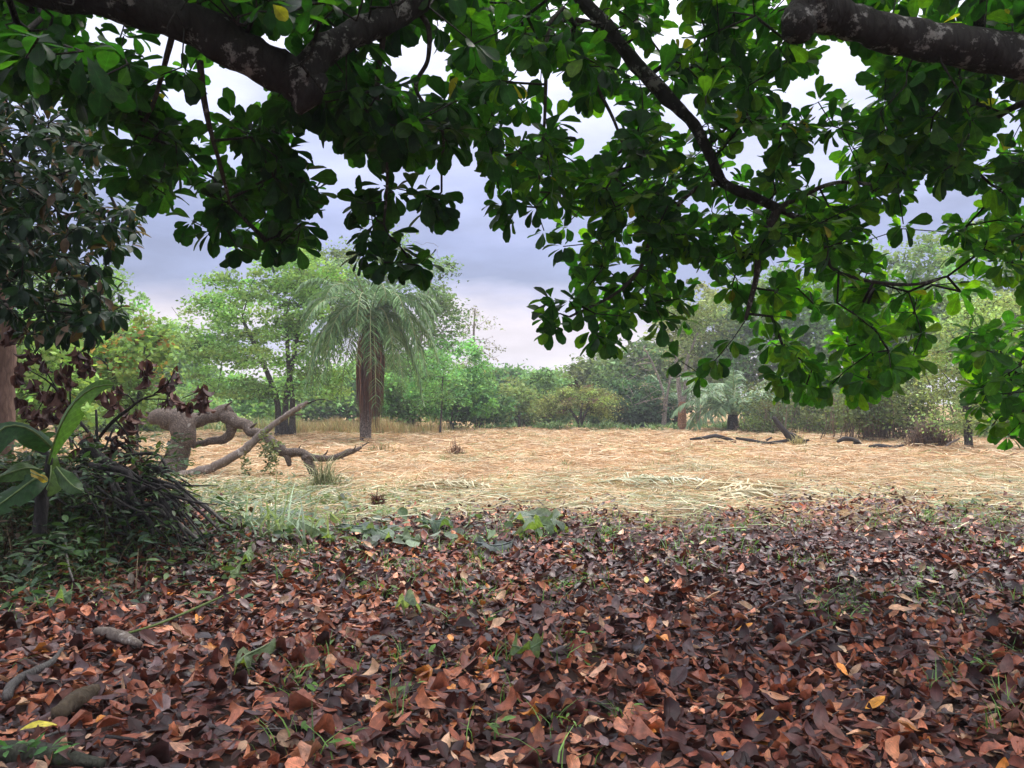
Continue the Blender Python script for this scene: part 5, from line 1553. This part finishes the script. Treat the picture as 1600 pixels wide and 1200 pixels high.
wilted([(75, 968), (95, 960), (112, 952)], 0.078, (0.180, 0.259, 0.158), 'flat green leaf at the foot of the weedy bank')
wilted([(360, 925), (380, 900), (398, 880)], 0.055, (0.158, 0.230, 0.101), 'slim green blade leaning at the edge of the bank')
WF = Leaves(LT)
for (x0, x1, y0, y1, n_) in [(400, 700, 798, 868, 110), (700, 900, 815, 862, 34), (380, 560, 745, 800, 44), (1450, 1600, 790, 820, 14)]:
    x_ = R.uniform(x0, x1, n_); y_ = R.uniform(y0, y1, n_)
    Yv = EYE * F / (y_ - HORIZON)
    p_ = on_ground((x_ - 800) / F * Yv, Yv, .09)
    a_ = R.uniform(0, 6.28, n_)
    d_ = np.stack([np.cos(a_), np.sin(a_), R.normal(.05, .2, n_)], 1)
    c_ = np.array([(.22, .30, .19), (.16, .24, .12), (.28, .34, .25), (.12, .19, .09), (.2, .23, .2)])[R.integers(0, 5, n_)] * R.uniform(.6, 1.15, (n_, 1))
    WF.put(p_, frames(d_, np.array((0, -.2, 1.0)) + R.normal(0, .4, (n_, 3))), R.uniform(.07, .22, n_), c_)
tag(WF.stack().mesh('wilted_cuttings', M_WEED), 'pale wilted green cuttings strewn where litter meets straw', 'cuttings', kind='stuff')
# long cut grass blades near the brush
n = 70
gx_ = R.normal(-2.55, .35, n); gy_ = R.normal(8.4, .35, n)
blades('cut_grass', on_ground(gx_, gy_), .62, .028, [(.25, .33, .22), (.3, .38, .25), (.2, .28, .16)], M_WEED, 1.2, 'bunch of long pale grass blades beside the brush heap', 'grass', segs=4)

# ================================================================== wood lying in the litter
def ground_stick(pts, radii, label, mat, name='stick', cat='stick', lift=.05, rough=.1, sides=9):
    q = []
    for (x, y) in pts:
        Yv = EYE * F / (y - HORIZON)
        p = P(x, y, Yv); p[2] = float(ground_z(p[0], p[1])) + lift
        q.append(p)
    c = catmull(q, 5)
    rr = np.interp(np.linspace(0, 1, len(c)), np.linspace(0, 1, len(radii)), radii)
    o = Bag().tube(c, rr, sides, rough).make(name, mat)
    return tag(o, label, cat)
ground_stick([(150, 1003), (175, 1006), (200, 1014), (218, 1022)], [.025, .035, .033, .02], 'short pale piece of wood with splintered ends among the leaves', M_PALELOG, 'wood_chunk', 'wood', .085)
ground_stick([(10, 1102), (20, 1082), (48, 1065), (80, 1048), (97, 1028)], [.022, .024, .022, .018, .010], 'crooked grey branch lying on reddish leaves', M_GREYSTICK, 'fallen_branch', 'branch', .075)
ground_stick([(90, 1135), (108, 1120), (132, 1105), (156, 1090)], [.035, .045, .042, .03], 'mossy brown log chunk among reddish leaves', bark_mat('mossy_wood', (.03, .022, .014), (.13, .095, .06), (.075, .08, .035), .0, scale=5, bump=.8, crack=.3), 'log_chunk', 'log', .08)
ground_stick([(-60, 1195), (20, 1190), (90, 1196), (160, 1208)], [.04, .045, .035, .02], 'dark mossy log at the very front edge of the litter', bark_mat('dark_mossy_wood', (.02, .022, .014), (.07, .07, .05), (.05, .09, .03), .03, scale=6, bump=.8, crack=.3), 'mossy_log', 'log', .06)
ground_stick([(70, 1180), (95, 1172), (128, 1169)], [.006, .007, .004], 'thin curved twig beside the mossy log', M_GREYSTICK, 'twig', 'twig', .10)
ground_stick([(165, 1180), (190, 1183), (215, 1187)], [.008, .008, .005], 'thin dark twig on purple brown leaves', M_DARKSTICK, 'twig', 'twig', .10)
ground_stick([(1235, 1028), (1270, 1008), (1300, 996)], [.006, .007, .004], 'thin grey twig leaning on leaves next to the tan leaf', M_GREYSTICK, 'twig', 'twig', .10)
ground_stick([(1290, 1000), (1330, 1012), (1380, 1020)], [.007, .006, .004], 'thin forked twig lying across brown leaves', M_GREYSTICK, 'twig', 'twig', .09)
ground_stick([(185, 1010), (250, 990), (330, 958), (375, 938)], [.008, .009, .008, .005], 'long green stalk lying between bank and litter', bark_mat('green_stalk', (.05, .08, .02), (.14, .19, .06), scale=8, bump=.2, crack=.2), 'stalk', 'stalk', .09)
ground_stick([(100, 905), (106, 930), (114, 958)], [.008, .008, .006], 'pale dry stalk hanging down the weedy bank', M_GREYSTICK, 'stalk', 'stalk', .22)
tw = Bag()
for k in range(260):
    y_ = math.sqrt(R.uniform(3.0 ** 2, 10 ** 2)); x_ = R.uniform(-.72, .72) * y_
    a_ = R.uniform(0, 6.28); l_ = R.uniform(.06, .3)
    g_ = float(ground_z(x_, y_)) + .07
    q_ = np.array([(x_, y_, g_), (x_ + math.cos(a_) * l_ * .5 + R.normal(0, .02), y_ + math.sin(a_) * l_ * .5, g_ + R.uniform(-.01, .03)), (x_ + math.cos(a_) * l_, y_ + math.sin(a_) * l_, g_ - .02)])
    tw.tube(q_, R.uniform(.0015, .004), 3, 0)
tag(tw.make('litter_twigs', M_GREYSTICK), 'fine dry twigs scattered through the fallen leaves', 'twigs', kind='stuff')
wl = weeds('corner_weeds', np.array([P(x, 1192, 3.15) * (1, 1, 0) + (0, 0, .08) for x in (8, 18, 30, 50, 70, 95)]), 6, .06, [(.05, .15, .04), (.09, .22, .05)], 'small bright green leaves beside the mossy log', 'weeds', .06, .03)

# ================================================================== haze
hm, ht = new_mat('haze_air')
hv = N(ht, 'ShaderNodeVolumePrincipled', {'Color': (.92, .95, 1.0, 1), 'Density': 0.0012, 'Anisotropy': 0.0})
ho = N(ht, 'ShaderNodeOutputMaterial')
ht.links.new(hv.outputs[0], ho.inputs['Volume'])
hx, hy0, hz0, hz1 = 430, -430, -1.6, 24
hV = np.array([(-hx, hy0, hz0), (hx, hy0, hz0), (hx, hx, hz0), (-hx, hx, hz0), (-hx, hy0, hz1), (hx, hy0, hz1), (hx, hx, hz1), (-hx, hx, hz1)], float)
hF = np.array([(0, 3, 2, 1), (4, 5, 6, 7), (0, 1, 5, 4), (1, 2, 6, 5), (2, 3, 7, 6), (3, 0, 4, 7)])
tag(build('haze', hV, hF, hm, smooth_shade=False), 'pale humid haze in the air over the field', 'haze', kind='stuff')
